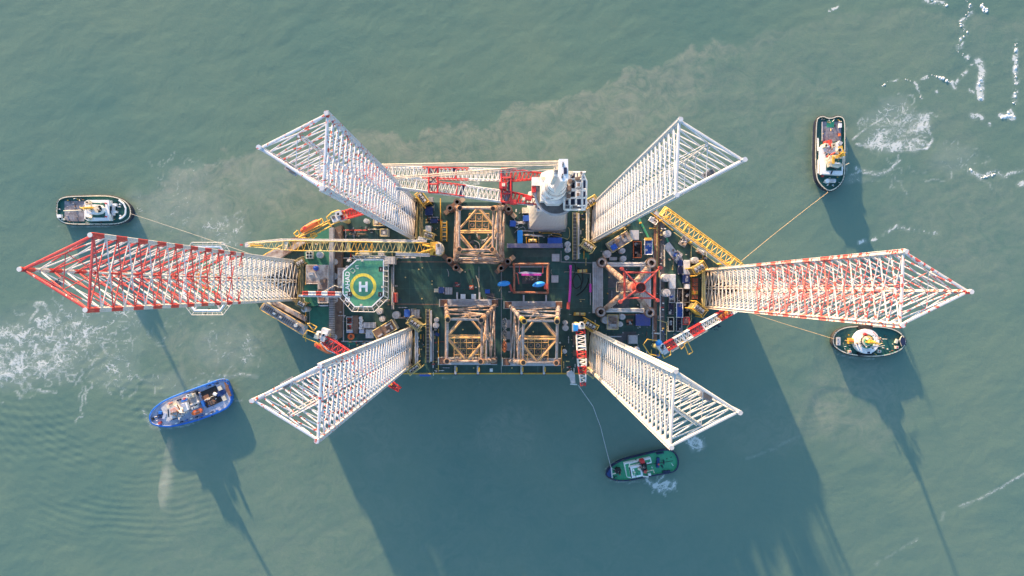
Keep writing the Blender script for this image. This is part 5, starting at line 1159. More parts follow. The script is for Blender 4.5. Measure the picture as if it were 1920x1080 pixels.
container('blue container on the tilted deckhouse roof near the upper right leg', 1151.5, 463, 11, 10, 'blue', group=G, rot=-32, z=7.5, z0=6, ribs=False)
container('grey plated cube beside the tilted deckhouse at the upper right leg', 1190, 440.5, 16, 18, 'light_grey', group=G, ribs=False, z=4)
container('pale grey square hatch box below the blue violet container', 1187, 636.5, 17, 16, 'grey', group=G, ribs=False, z=3)
container('grey violet long roof beam running right of the upper jacket', 1003, 460.5, 105, 8, 'violet', group=G, name='long_store', cat='store', z=3)
basket('orange red open basket beside the blue and white skid', 1195, 468, 14.5, 30, 'orange', 'black', group=G, fill=7)
t = basket('blue skid in a white frame with a yellow top box', 1216, 463, 14, 28, 'clean_white', 'blue', group=G, fill=3, fm=('blue', 'light_grey'), name='machine_skid', cat='skid'); MB().box(1216, 448, 12, 5, ZD + 1, ZD + 3.2, 'yellow').build('control_box', t)
for x, y, w, h, mk, inn_, lb in ((1275, 554, 9.5, 26, 'grey', 'black', 'long black open basket under the small white container, left one'), (1287.5, 554, 11, 26, 'dark_grey', 'black', 'long black open basket under the small white container, right one'), (1258.5, 577, 10, 26, 'dark_grey', 'navy', 'dark open basket under the blue and white skid by the lower round tank'),
        (1287, 581, 12, 27, 'dark_grey', 'black', 'black open basket right of the blue one with white dashes'), (1258, 608, 10.5, 26, 'cream', 'black', 'cream framed black basket holding two round drums'), (1273.5, 608, 10, 26, 'grey', 'navy', 'black basket below the blue one with white dashes')):
    basket(lb, x, y, w, h, mk, inn_, group=G, fill=6, fm=('dark_grey', 'black', 'grey'))
basket('blue lined basket with white dashed rim among the black baskets', 1274.5, 581.5, 11.5, 27, 'clean_white', 'blue', group=G, fill=3, fm=('blue', 'violet'))
basket('blue and white equipment skid under the left long white container', 1260, 554, 10, 26, 'light_grey', 'light_grey', group=G, fill=7, fm=('blue', 'sky_blue', 'white', 'light_grey'))
basket('square red basket below the black ones at the right', 1287, 602, 11, 13, 'red', 'salmon', group=G, fill=3, fm=('salmon', 'red'))
basket('dark red framed basket, upper of the pair below the green helideck', 655, 601, 10.5, 13, 'light_grey', 'rust', group=G, fill=4, fm=('rust', 'crimson', 'dark_grey'))
basket('dark red framed basket, lower of the pair below the green helideck', 655, 614, 10, 11, 'cream', 'rust', group=G, fill=4, fm=('rust', 'crimson', 'dark_grey'))
basket('cream ribbed flat with white tubes beside the upper right hull edge', 1225, 414, 16, 8, 'white', 'white', rot=35, group=G, fill=3, fm=('white', 'light_grey'), z=1.4)
def crate(label, x, y, w, h, mk, z=1.2, rot=0, name='crate', cat='crate'):
    p = W(x, y, ZD + z); t = T(name, label, cat, (p.x, p.y, ZD), 'crates and plates on the deck')
    MB().box(x, y, w, h, ZD, ZD + z, mk, rot).build('case', t); m = MB()
    cs, sn = math.cos(math.radians(rot)), math.sin(math.radians(rot))
    for k in (-.33, 0, .33): m.box(x + k*w*cs, y + k*w*sn, w*.1, h*.96, ZD + z, ZD + z + .1, 'light_grey' if mk == 'grey' else mk, rot)
    m.build('batten', t)
crate('pale grey square plate left of the long blue container stores', 1042, 483, 14, 14, 'light_grey'); crate('pale grey square plate right of the rust red frame', 1040.5, 523, 13, 13.5, 'light_grey')
crate('grey ribbed square crate right of the small blue container', 841, 545.5, 14, 13.5, 'grey'); crate('white crate above the left lower jacket, left of two', 868, 556, 9, 9, 'clean_white', 2); crate('white crate above the left lower jacket, right of two', 888, 556, 8.5, 9, 'clean_white', 2)
crate('grey ribbed flat right of the bright blue container', 778.5, 588, 17, 15, 'grey'); crate('cream crate with a yellow lid left of the small blue container', 818, 544.5, 8, 7, 'cream', 1.5)
crate('long taupe pallet stack beside the dark red baskets', 666.5, 606, 9, 28, 'brown', 2.6); crate('small taupe pallet below the long stack', 666.5, 621.5, 7, 8, 'brown', 2); crate('wide taupe plate with crossed straps', 692, 610, 25, 11, 'grey', 1.4)
crate('pale grey stained plate beside the lower left leg', 693, 626, 15, 16, 'light_grey', 1.2); crate('pale blue white case beside the small pallet', 655.5, 621, 12, 6, 'pale_blue', 2); crate('pale blue white case with dark window beside the stained plate', 678, 621.5, 9, 6, 'pale_blue', 2)
crate('light grey lid of the T shaped cabinet above the green deck', 730.5, 488, 19, 14, 'light_grey', 6); crate('dark blue crate left of the lower jackets', 820, 627, 8, 6, 'deep_blue', 1.5, 25)
crate('small bright blue crate between the jackets', 914, 546.5, 9, 7.5, 'blue', 2); crate('grey box on the deck beside the blue violet container', 1150, 485, 14, 6, 'light_grey', 2); crate('brown crate beside the striped boom, upper of two', 1078, 638, 7, 16, 'brown', 1.5); crate('brown crate beside the striped boom, lower of two', 1079, 662, 8, 11, 'brown', 1.5)
crate('white case at the lower hull edge right of the left lower jacket', 921, 694, 5.5, 6, 'clean_white', 1.5); crate('long white locker below the rusty roofs', 607, 573, 16, 2.6, 'clean_white', 2); crate('white locker beside the olive jack house', 571, 563.5, 5, 9, 'clean_white', 3)
for i, (y, mk, lb) in enumerate(((525, 'orange', 'orange tank, topmost of the column left of the rightmost leg'), (533, 'orange', 'orange tank, second of the column left of the rightmost leg'), (541, 'orange', 'orange tank just above the yellow one'), (548.5, 'yellow', 'yellow tank in the column of orange ones'), (557, 'orange', 'orange tank, bottom of the column below the yellow one'))):
    p = W(1303.5, y, ZD + 2.4); t = T('portable_tank', lb, 'tank', (p.x, p.y, ZD), 'portable tanks by the rightmost leg'); m = MB(); m.box(1303.5, y, 10, 7, ZD, ZD + 2.2, 'brick' if mk == 'orange' else mk); m.build('body', t)
    m = MB(); m.pcyl(1303.5, y, 1.5, ZD + 2.2, ZD + 2.6, 'brown' if mk == 'orange' else 'orange', 10); m.box(1303.5, y - 3, 9, .8, ZD + 2.2, ZD + 2.4, 'brown' if mk == 'orange' else 'pale_yellow'); m.build('lid', t)
for i in range(5):
    x, y = 675.5 + (i % 2)*1.5, 596.5 + i*4.6; lb = ['topmost', 'second', 'middle', 'fourth', 'lowest'][i] + ' white drum of the short row below the helideck'
    p = W(x, y, ZD + 1.8); t = T('drum', lb, 'drum', (p.x, p.y, ZD), 'white drums below the helideck'); MB().pcyl(x, y, 3.1, ZD, ZD + 1.8, 'clean_white', 14).build('body', t); m = MB(); m.pcyl(x + .8, y - .6, .9, ZD + 1.8, ZD + 2, 'light_grey', 8); m.build('cap', t)
def machine(label, x, y, w, h, rot, mks, z=3.5, name='machine_unit', cat='machine', flat=None):
    p = W(x, y, ZD + z); t = T(name, label, cat, (p.x, p.y, ZD)); cs, sn = math.cos(math.radians(rot)), math.sin(math.radians(rot)); Q = lambda u, v: (x+u*cs-v*sn, y+u*sn+v*cs)
    MB().box(x, y, w, h, ZD, ZD + .5, flat or 'grey', rot).build('base', t); rr = random.Random(int(x+y)); k = 0
    for mk in mks:
        for nm in ('engine_block', 'pipework'):
            m = MB()
            for i in range(2 if nm == 'engine_block' else 3):
                q = Q(rr.uniform(-.36, .36)*w, rr.uniform(-.36, .36)*h); zz = rr.uniform(.5, 1)*z
                if nm == 'engine_block': m.box(q[0], q[1], w*rr.uniform(.2, .5), h*rr.uniform(.15, .4), ZD + .5, ZD + zz, mk, rot)
                else: q2 = Q(rr.uniform(-.4, .4)*w, rr.uniform(-.4, .4)*h); m.tube(W(*q, ZD + zz), W(*q2, ZD + zz), .15, 'light_grey' if i else mk, 5)
            m.build(nm, t)
    return t
machine('blue and white machine on the tilted grey platform', 1271, 479, 16, 13, -52, ('blue', 'dark_grey', 'light_grey'))
machine('blue and orange machine at the yellow boom foot beside the grey platform', 1283, 452, 14, 20, 32, ('sky_blue', 'tan', 'dark_grey'))
machine('cream machine beside the middle of the yellow boom', 1314, 472, 17, 9, 32, ('cream', 'white', 'brown'))
machine('copper brown drum left of the blue violet container', 1181, 604, 12, 12, 0, ('copper', 'black'), 2.5, flat='brown')
machine('pump with white pipe above the left lower jacket', 857, 534, 13, 9, 10, ('dark_grey', 'crimson'), 3, flat='dark_grey')
machine('cluster of grey pumps at the left of the crane pedestal', 976, 418, 22, 8, 0, ('light_grey', 'grey'), 2, flat='deck')
t = machine('tilted pale grey platform carrying machines at the upper right', 1262, 474, 14, 42, -38, ('grey',), .9, flat='light_grey', name='machine_platform', cat='platform')
machine('row of small white pumps along the pipe below the crane pedestal', 1003, 441, 46, 5, 0, ('white', 'yellow', 'dark_grey'), 1.6, flat='deck')
machine('orange winch with a pale arm above the left lower jacket', 884, 539, 8, 8, 0, ('orange', 'crimson'), 2.4, flat='orange')
p = W(740, 558, ZD + 4); t = T('gas_bottle_rack', 'pink red rounded tank rack right of the helideck', 'tank rack', (p.x, p.y, ZD)); m = MB(); m.box(740, 558, 9, 18, ZD, ZD + 3.4, 'salmon')
for x in (737.5, 740, 742.5): m.tube(W(x, 550, ZD + 3.6), W(x, 567, ZD + 3.6), .35, 'crimson', 8)
m.build('bottle_row', t); MB().box(736, 557, 2, 20, ZD, ZD + 4.2, 'light_grey').build('rack_frame', t)
p = W(658, 631, ZD + 1); t = T('life_raft_ring', 'orange round ring beside the lower left leg', 'ring', (p.x, p.y, ZD)); MB().torus((p.x, p.y, ZD + .8), 1.15, .5, 'orange', 20, 8).build('ring', t); MB().cyl((p.x, p.y), .5, ZD, ZD + .9, 'brown', 10).build('core', t)
p = W(589.5, 502.5, ZD + 12); t = T('blue_sphere_tank', 'deep blue round tank on the rusty left roof', 'tank', (p.x, p.y, ZD + 9)); MB().dome((p.x, p.y, ZD + 9.2), S(5.4, ZD + 12), 2.6, 'blue', 18, 5, S(4.6, ZD + 12)).build('dome', t, smooth=True); MB().cyl((p.x, p.y), 1.2, ZD + 9, ZD + 9.4, 'red', 14).build('saddle', t)
p = W(579.5, 478, ZD + 8); t = T('fan_unit', 'white cabinet with four dark fans beside the round white dome', 'fan unit', (p.x, p.y, ZD + 6)); MB().box(579.5, 478, 12.5, 14, ZD + 6, ZD + 8.5, 'cream').build('casing', t)
for a in (-2.8, 2.8):
    for b in (-3.2, 3.2): MB().pcyl(579.5 + a, 478 + b, 2.1, ZD + 8.5, ZD + 8.7, 'black', 14).build('fan', t)

# ---------------------------------------------------------------- tugboats (outlines in photo pixels)
def tug(name, label, outline, hullm, deckm, rubm='black', cat='tugboat', zd=3.2, bul=1.0, side_inset=.93, tyres=(), capm='light_grey', sx=None):
    cx = sum(p[0] for p in outline)/len(outline); cy = sum(p[1] for p in outline)/len(outline)
    t = T(name, label, cat, (W(cx, cy, 0).x, W(cx, cy, 0).y, 0), 'tugboats around the platform')
    # refine the outline (Chaikin)
    o = outline
    for _ in range(2):
        o = [q for a, b in zip(o, o[1:] + o[:1]) for q in ((a[0]*.75+b[0]*.25, a[1]*.75+b[1]*.25), (a[0]*.25+b[0]*.75, a[1]*.25+b[1]*.75))]
    n = len(o); sh = lambda k: [((x-cx)*k+cx, (y-cy)*k+cy) for x, y in o]
    def inset(d):
        r = []
        for i in range(n):
            a, b = Vector(o[i-1]), Vector(o[(i+1) % n]); tg = (b-a); tg.normalize(); nn = Vector((tg.y, -tg.x)); p = Vector(o[i])
            if nn.dot(Vector((cx, cy)) - p) < 0: nn = -nn
            r.append(tuple(p + nn*d))
        return r
    zt = zd + bul
    rows = [([W(*p, zt)[:2] for p in inset(2.2)], -1.0), ([W(*p, zt)[:2] for p in inset(.8)], 1.2), ([W(*p, zt)[:2] for p in o], zt)]
    m = MB(); vs = [(x, y, z) for pts, z in rows for x, y in pts]
    m.add(vs, [[j*n+i, j*n+(i+1) % n, (j+1)*n+(i+1) % n, (j+1)*n+i] for j in range(2) for i in range(n)] + [list(range(n-1, -1, -1))], hullm); m.build('hull', t)
    m = MB(); m.prism([W(*p, zt)[:2] for p in inset(.3)], zd - .3, zd, deckm); m.build('deck', t)
    a, b = [W(*p, zt) for p in o], [W(*p, zt) for p in inset(1.9)]; m = MB()
    vs = a + b + [Vector((v.x, v.y, zd)) for v in b]
    m.add(vs, [[i, (i+1) % n, n+(i+1) % n, n+i] for i in range(n)], capm); m.add(vs, [[n+i, n+(i+1) % n, 2*n+(i+1) % n, 2*n+i] for i in range(n)], deckm); m.build('bulwark', t)
    MB().path([W(*p, zt) + Vector((0, 0, -.5)) for p in o], .42, rubm, 6, True).build('fender', t)
    for lo, hi, cnt_ in tyres:
        for k in range(cnt_):
            f = (lo + (hi-lo)*(k+.5)/cnt_) % 1 * n; i = int(f) % n; p = W(*o[i], zt).lerp(W(*o[(i+1) % n], zt), f-int(f)); dd = (W(*o[(i+1) % n], zt)-W(*o[i], zt)).normalized()
            m = MB(); ang = math.atan2(dd.y, dd.x); m.torus((0, 0, 0), .62, .26, 'tyre', 10, 5, 'y'); m.v = [(p.x + x*math.cos(ang)-y*math.sin(ang), p.y + x*math.sin(ang)+y*math.cos(ang), zt - .7 + z) for x, y, z in m.v]; m.build('tyre', t)
    return t, o
M['tyre'] = mat('tyre_rubber', (.05, .048, .05), .85, .7, (.14, .12, .10), 2)
def P_(t, name, *boxes, **k):
    """boxes: ('b', x, y, w, h, z0, z1, mat, rot) | ('c', x, y, r, z0, z1, mat) | ('p', pts, z0, z1, mat) | ('t', (x,y,z), (x,y,z), r, mat)"""
    m = MB()
    for b in boxes:
        if b[0] == 'b': m.box(b[1], b[2], b[3], b[4], b[5], b[6], b[7], b[8] if len(b) > 8 else 0)
        elif b[0] == 'c': m.pcyl(b[1], b[2], b[3], b[4], b[5], b[6], 18)
        elif b[0] == 'p': m.poly(b[1], b[2], b[3], b[4])
        elif b[0] == 't': m.tube(W(*b[1]), W(*b[2]), b[3], b[4], 6)
    return m.build(name, t)
def gear(t, rects, seed, mks=('cream', 'light_grey', 'dark_grey', 'white', 'rust', 'black', 'yellow'), n=8):
    r_ = random.Random(seed)
    for x0, y0, x1, y1, z in rects:
        for i in range(n):
            x, y = r_.uniform(x0, x1), r_.uniform(y0, y1); mk = r_.choice(mks); q = r_.random(); m = MB()
            if q < .4: m.box(x, y, r_.uniform(.8, 2.4), r_.uniform(.8, 2), z, z + r_.uniform(.4, 1.3), mk, r_.choice((0, 20, 70))).build('deck_gear', t)
            elif q < .65: m.pcyl(x, y, r_.uniform(.5, 1.1), z, z + r_.uniform(.4, 1.2), mk, 8).build('deck_gear', t)
            else: a = r_.uniform(0, 3.1); l = r_.uniform(2, 7); m.tube(W(x, y, z + .5), W(x + l*math.cos(a), y + l*math.sin(a), z + r_.uniform(.4, 1.6)), .12, mk, 4).build('deck_pipe', t)
def mast(t, x, y, z0, z1, mk='yellow', dx=0, dy=0, sp=5):
    P_(t, 'mast', ('t', (x-3, y, z0), (x+dx, y+dy, z1), .3, mk), ('t', (x+3, y, z0), (x+dx, y+dy, z1), .3, mk), ('t', (x, y-3, z0), (x+dx, y+dy, z1), .3, mk), ('t', (x+dx-sp, y+dy, z1-4), (x+dx+sp, y+dy, z1-4), .16, mk), ('t', (x+dx, y+dy-sp, z1-2.5), (x+dx, y+dy+sp, z1-2.5), .16, mk), ('b', x+dx, y+dy, 5, 2, z1-1.6, z1-1.2, mk, 20), ('t', (x+dx, y+dy, z1), (x+dx, y+dy, z1+3), .1, 'white'))
# left tug
t, o = tug('tugboat', 'green decked tug with white house above the banded leg, its line led to the platform', [(106, 386), (107, 377), (114, 371), (125, 368), (145, 367), (190, 366), (207, 367), (224, 371), (237, 378), (245, 389), (246, 402), (241, 412), (230, 418), (215, 421), (180, 421), (130, 421), (116, 417), (108, 410), (105, 402)], 'navy', 'tug_green', tyres=((.44, .80, 20), (.93, 1.06, 6)), capm='cream')
P_(t, 'cargo_deck', ('p', [(121, 377), (158, 377), (158, 415), (127, 415), (121, 409)], 3.2, 3.5, 'steel_deck'))
P_(t, 'deckhouse', ('p', [(158, 378), (164, 375), (204, 375), (205, 413), (165, 414), (158, 410)], 3.2, 6.6, 'clean_white'))
P_(t, 'boat_deck', ('p', [(173, 380), (197, 380), (197, 408), (173, 408)], 6.6, 6.66, 'tug_green'))
P_(t, 'wheelhouse', ('p', [(160, 386), (176, 383), (187, 384), (192, 389), (192, 395), (187, 400), (176, 402), (162, 400)], 6.6, 9.4, 'clean_white'), ('c', 183, 392, 7, 9.4, 9.7, 'cream'))
m = MB()
for k in range(7): a = -1.25 + k*.42; p, q = (184 + 3*math.cos(a), 392 + 3*math.sin(a)), (184 + 6.4*math.cos(a), 392 + 6.4*math.sin(a)); m.tube(W(*p, 9.8), W(*q, 9.8), .42, 'glass', 4)
m.build('window', t)
P_(t, 'funnel', ('b', 163, 379, 8, 5, 3.2, 9, 'cream', -15), ('b', 163, 409, 8, 5, 3.2, 9, 'cream', 15), ('c', 162, 379, 1.3, 9, 9.6, 'black'), ('c', 162, 409, 1.3, 9, 9.6, 'black'))
P_(t, 'fire_monitor', ('c', 197, 381, 1.2, 6.6, 8, 'red'), ('c', 197, 406, 1.2, 6.6, 8, 'red')); P_(t, 'rescue_box', ('b', 110.5, 405, 7.5, 6, 3.2, 4.8, 'clean_white'), ('b', 118, 411, 6, 4, 3.2, 4.4, 'cream'), ('c', 111, 392, 1.2, 3.2, 4, 'light_grey'))
P_(t, 'winch', ('b', 213, 384, 10, 5, 3.2, 5, 'clean_white'), ('b', 213, 397, 10, 4, 3.2, 5, 'clean_white'), ('t', (213, 385, 4.6), (213, 404, 4.6), .9, 'light_grey'), ('b', 204, 394, 4, 15, 3.2, 6, 'glass'), ('c', 224.5, 383, 1.6, 3.2, 4.3, 'clean_white'), ('c', 225, 404.5, 1.6, 3.2, 4.3, 'clean_white'), ('t', (220, 388, 4), (227, 388, 4), .25, 'light_grey'))
P_(t, 'bow_rail', *[('t', a, b, .45, 'clean_white') for a, b in (((223, 375, 4.4), (232, 382, 4.4)), ((232, 382, 4.4), (236, 391, 4.4)), ((236, 391, 4.4), (235, 402, 4.4)), ((235, 402, 4.4), (229, 408, 4.4)), ((229, 408, 4.4), (224, 410, 4.4)))])
P_(t, 'crane_arm', ('t', (119, 395.5, 6), (160, 394, 6), .28, 'cream')); mast(t, 172, 391, 9, 22, 'yellow', -14, -1)
gear(t, [(122, 372, 155, 376, 3.2), (122, 415, 200, 418, 3.2), (125, 380, 155, 412, 3.5), (160, 378, 196, 404, 6.6), (165, 386, 190, 400, 9.6), (207, 376, 228, 412, 3.2), (150, 384, 175, 396, 9.4)], 1)
P_(t, 'cable_tray', *[('t', (150 + i*2, 389 + (i % 3), 10), (158 + i*2, 392 - (i % 2)*3, 11), .25, 'yellow') for i in range(10)])
# upper right tug
t, o = tug('tugboat', 'green decked tug pointing down at the upper right, grey cargo deck and yellow mast', [(1530, 228), (1534, 219), (1545, 217), (1550, 220), (1556, 221), (1563, 220), (1569, 217), (1579, 218), (1585, 226), (1585, 260), (1585, 320), (1583, 335), (1576, 347), (1566, 355), (1555, 359), (1545, 354), (1535, 343), (1530, 332), (1528, 300), (1529, 260)], 'navy', 'tug_green', tyres=((.42, .62, 10), (.68, .78, 4)), capm='cream')
P_(t, 'cargo_deck', ('p', [(1541, 228), (1577, 228), (1577, 265), (1541, 265)], 3.2, 3.45, 'steel_deck'), ('b', 1557, 232, 14, 13, 3.45, 3.5, 'bright_green'), ('b', 1556, 229, 4, 3, 3.5, 3.9, 'pale_yellow'), ('b', 1576, 235, 5, 8, 3.4, 4.6, 'clean_white'), ('b', 1575, 252, 3, 5, 3.4, 4.6, 'orange'), ('t', (1541.5, 229, 4), (1541.5, 263, 4), .2, 'light_grey'))
P_(t, 'deckhouse', ('p', [(1539, 276), (1548, 268), (1570, 268), (1583, 290), (1580, 328), (1541, 326)], 3.2, 6.4, 'clean_white')); P_(t, 'boat_deck', ('p', [(1549, 288), (1578, 288), (1578, 320), (1549, 320)], 6.4, 6.5, 'tug_green'))
P_(t, 'wheelhouse', ('p', [(1553, 297), (1556, 291), (1578, 289), (1583, 296), (1582, 309), (1572, 315), (1556, 312)], 6.5, 9.4, 'cream'), ('b', 1572, 302, 14, 9, 9.4, 9.5, 'tug_green'), ('b', 1570, 306, 12, 2, 9.5, 9.9, 'clean_white')); P_(t, 'window', ('p', [(1557, 311), (1571, 315), (1571, 317), (1556, 313)], 7.2, 8.8, 'glass'), ('p', [(1559, 321), (1562, 320), (1559, 327), (1557, 327)], 6.4, 6.6, 'glass'))
P_(t, 'funnel', ('b', 1550, 272, 6, 7, 3.2, 9, 'cream', 10), ('b', 1564, 272, 7, 8, 3.2, 9, 'cream', -10), ('c', 1550, 272, 1.5, 9, 9.7, 'black'), ('c', 1564, 272, 1.5, 9, 9.7, 'black'))
P_(t, 'deck_crane', ('b', 1558, 268, 5, 13, 4, 8, 'crimson', -6), ('b', 1551, 266, 5, 5, 4, 7, 'crimson'), ('b', 1553, 274, 6, 4, 5, 8.4, 'pale_blue', 30), ('t', (1550, 294, 8), (1566, 286, 9), .4, 'crimson'), ('b', 1576, 268, 7, 6, 4, 6, 'light_grey', 30))
P_(t, 'winch', ('c', 1552, 339, 4.2, 3.2, 5, 'clean_white'), ('t', (1555, 339, 4.6), (1566, 339, 4.6), 1.0, 'light_grey'), ('c', 1552, 347, 1, 3.2, 4, 'clean_white'), ('c', 1562, 347, 1, 3.2, 4, 'clean_white'), ('b', 1543, 330, 4, 3, 3.2, 4.5, 'crimson'))
P_(t, 'side_stripe', ('b', 1534, 271, 2.4, 24, 4.2, 4.5, 'clean_white'), ('b', 1534.4, 312, 2.4, 26, 4.2, 4.5, 'clean_white'))
mast(t, 1575, 292, 9, 22, 'yellow', 6, -6); P_(t, 'mast_platform', ('b', 1577, 281, 8, 15, 10, 10.6, 'yellow', -10), ('b', 1576, 292, 18, 5, 12, 12.5, 'yellow', -15), ('b', 1563, 300, 4, 14, 9.5, 10, 'yellow'), ('c', 1575, 281, 4, 10.6, 13, 'cream'), ('c', 1575, 281, 2.6, 13, 13.4, 'black'), ('t', (1578, 313, 10), (1592, 306, 10.5), .15, 'cream'))
gear(t, [(1534, 222, 1580, 228, 3.3), (1542, 232, 1575, 262, 3.5), (1542, 264, 1580, 276, 3.4), (1546, 276, 1580, 300, 6.6), (1556, 292, 1580, 310, 9.5), (1540, 330, 1575, 350, 3.2), (1550, 274, 1582, 296, 10)], 2, n=9)
# right oval tug
t, o = tug('tugboat', 'oval green decked tug under the rightmost leg with a ring shaped white house', [(1561, 640), (1563, 628), (1571, 619), (1585, 613), (1605, 611), (1630, 611), (1655, 612), (1675, 616), (1690, 624), (1699, 636), (1699, 645), (1692, 655), (1676, 663), (1655, 668), (1630, 669), (1605, 667), (1586, 663), (1572, 656), (1563, 648)], 'black', 'tug_green', tyres=((.40, .55, 6), (.88, 1.08, 10)), capm='cream')
P_(t, 'side_gap', ('b', 1623, 614, 27, 5.5, 3.2, 4.6, 'black'), ('b', 1623, 664, 27, 6, 3.2, 4.6, 'black'))
c = W(1625, 640, 6); m = MB(); m.ring((c.x, c.y), S(23, 6), S(13.5, 6), 3.2, 6.4, 'clean_white', 32); m.cyl((c.x, c.y), S(13.8, 6), 3.2, 6.2, 'bright_green', 28); m.build('deckhouse', t)
c = W(1627, 640, 9); m = MB(); m.cyl((c.x, c.y), S(11, 9), 6.2, 8.8, 'cream', 16, S(9.5, 9)); m.cyl((c.x, c.y), S(6.5, 9), 8.8, 9.2, 'bright_green', 14); m.build('wheelhouse', t)
m = MB()
for k in range(14): a = 2*PI*k/14; m.wbox((c.x + S(10.5, 9)*math.cos(a), c.y + S(10.5, 9)*math.sin(a), 8.1), (.3, .9, 1.0), 'glass', a)
m.build('window', t)
P_(t, 'mast_platform', ('b', 1637, 643, 26, 3, 10, 10.6, 'yellow', 10), ('b', 1634, 641, 7, 7, 9.2, 12, 'yellow', 20), ('t', (1637, 622, 9), (1655, 641, 10), .2, 'salmon'), ('b', 1640, 650, 14, 3, 9, 9.6, 'light_grey', -10), ('c', 1628, 636, 2, 9.2, 10.4, 'clean_white'), ('b', 1624, 627, 5, 4, 6.4, 8, 'red', 25), ('t', (1645, 635, 9), (1663, 636, 8), .15, 'cream'), ('t', (1645, 650, 9), (1659, 648, 8), .15, 'cream'))
mast(t, 1634, 641, 10, 23, 'yellow', 8, 1); P_(t, 'tow_winch', ('b', 1597, 639.5, 9.5, 10, 3.2, 5.4, 'yellow'), ('b', 1597, 639.5, 11, 2, 5.4, 5.8, 'orange')); P_(t, 'bow_fitting', ('b', 1572.5, 640, 7, 15, 3.2, 4.6, 'light_grey'), ('b', 1572, 636.5, 1.4, 1.4, 4.6, 4.9, 'navy'), ('b', 1572, 643.5, 1.4, 1.4, 4.6, 4.9, 'navy'))
P_(t, 'stern_cradle', ('p', [(1690, 632), (1697, 634), (1698, 646), (1691, 648), (1688, 640)], 3.2, 4.8, 'navy'), ('t', (1691, 630, 4.4), (1687, 637, 4.4), .3, 'cream'), ('t', (1687, 637, 4.4), (1691, 649, 4.4), .3, 'cream'), ('b', 1682, 640, 4, 8, 3.2, 4.5, 'cream', 20))
for i, (x, y) in enumerate(((1593.5, 659.5), (1649, 659), (1682, 651.5))): P_(t, 'life_raft', ('b', x, y, 6, 5, 3.2, 4.4, 'cream'), ('b', x + .8, y, 2.4, 2.4, 4.4, 4.6, 'crimson'))
P_(t, 'side_ladder', ('b', 1628, 660, 12, 6, 4.6, 6.6, 'clean_white'), ('b', 1629, 661, 5, 3, 6.6, 6.7, 'navy'))
gear(t, [(1575, 622, 1600, 660, 3.2), (1650, 620, 1690, 660, 3.2), (1610, 626, 1640, 655, 8.8), (1625, 630, 1655, 655, 9.4), (1604, 622, 1618, 658, 6.4), (1636, 648, 1652, 664, 4.6)], 3, n=9)
# blue tug
t, o = tug('tugboat', 'blue hulled tug trailing exhaust at the lower left, orange rescue boat on its side', [(423, 711), (412, 712), (400, 716), (370, 727), (340, 738), (310, 750), (295, 760), (284, 770), (279, 781), (281, 791), (288, 797), (305, 800), (320, 800), (340, 796), (370, 788), (400, 777), (422, 767), (430, 760), (434, 750), (433, 740), (428, 722)], 'tug_blue', 'pale_blue', 'tug_blue', tyres=((.0, .06, 3), (.92, 1.0, 3)), capm='tug_blue')
P_(t, 'stern_roller', ('p', [(420, 717), (427, 722), (434, 742), (430, 744), (424, 733)], 3.0, 4.4, 'rust')); P_(t, 'cargo_deck', ('p', [(376, 735), (404, 723), (417, 752), (388, 765)], 3.2, 3.5, 'black'), ('b', 386, 747, 14, 12, 3.5, 3.56, 'rust', -25), ('b', 396, 755, 12, 9, 3.5, 3.56, 'brown', -25), ('b', 414, 737, 17, 9, 3.5, 3.8, 'deep_blue', -20), ('b', 402, 739, 6, 4, 3.5, 5, 'clean_white', 30), ('t', (384, 750, 4.4), (403, 741, 4.8), .15, 'cream'), ('b', 412, 728, 7, 8, 3.2, 4.2, 'cream', -25), ('b', 420, 747, 7, 9, 3.2, 4.2, 'cream', -25))
P_(t, 'deckhouse', ('p', [(302, 765), (312, 756), (345, 744), (352, 750), (354, 772), (330, 786), (312, 790)], 3.2, 6.4, 'light_grey'), ('p', [(340, 757), (350, 754), (354, 768), (345, 772)], 6.4, 8.4, 'clean_white'), ('p', [(352, 740), (366, 736), (374, 760), (360, 767)], 3.2, 5.6, 'grey'))
P_(t, 'wheelhouse', ('p', [(314, 767), (327, 760), (340, 768), (341, 778), (326, 784), (315, 782)], 6.4, 9.4, 'light_grey'), ('p', [(318, 769), (327, 764), (334, 770), (322, 774)], 9.4, 9.7, 'salmon')); P_(t, 'window', ('p', [(314, 768), (316, 767), (317, 782), (315, 781)], 7, 9.5, 'glass'), ('t', (319, 776, 9.8), (331, 781, 9.8), .2, 'dark_grey'), ('t', (331, 781, 9.8), (334, 772, 9.8), .2, 'dark_grey'), ('t', (334, 772, 9.8), (320, 775, 9.8), .2, 'dark_grey'))
P_(t, 'roof_panel', ('b', 322, 760, 20, 5, 6.4, 6.7, 'cream', -25), ('b', 318, 756, 8, 3, 6.4, 7.4, 'salmon', -25), ('b', 343, 760, 7, 6, 8.4, 8.8, 'pale_blue', -20), ('b', 335, 750, 8, 3, 6.4, 7.2, 'navy', -22), ('b', 308, 780, 5, 12, 6.4, 6.6, 'pale_blue', 20), ('b', 345, 748, 4, 3, 6.4, 7.6, 'crimson', -20), ('b', 326, 786, 12, 1.5, 6.4, 6.7, 'navy', -18))
P_(t, 'radar_frame', ('t', (332, 759, 11), (342, 776, 11), .35, 'rust'), ('t', (336, 768, 12), (341, 779, 12), .3, 'copper'), ('t', (330, 770, 11), (343, 774, 11), .3, 'rust'), ('b', 338, 773, 5, 8, 9.4, 11, 'brown', 20)); mast(t, 338, 770, 9, 22, 'light_grey', 3, 4)
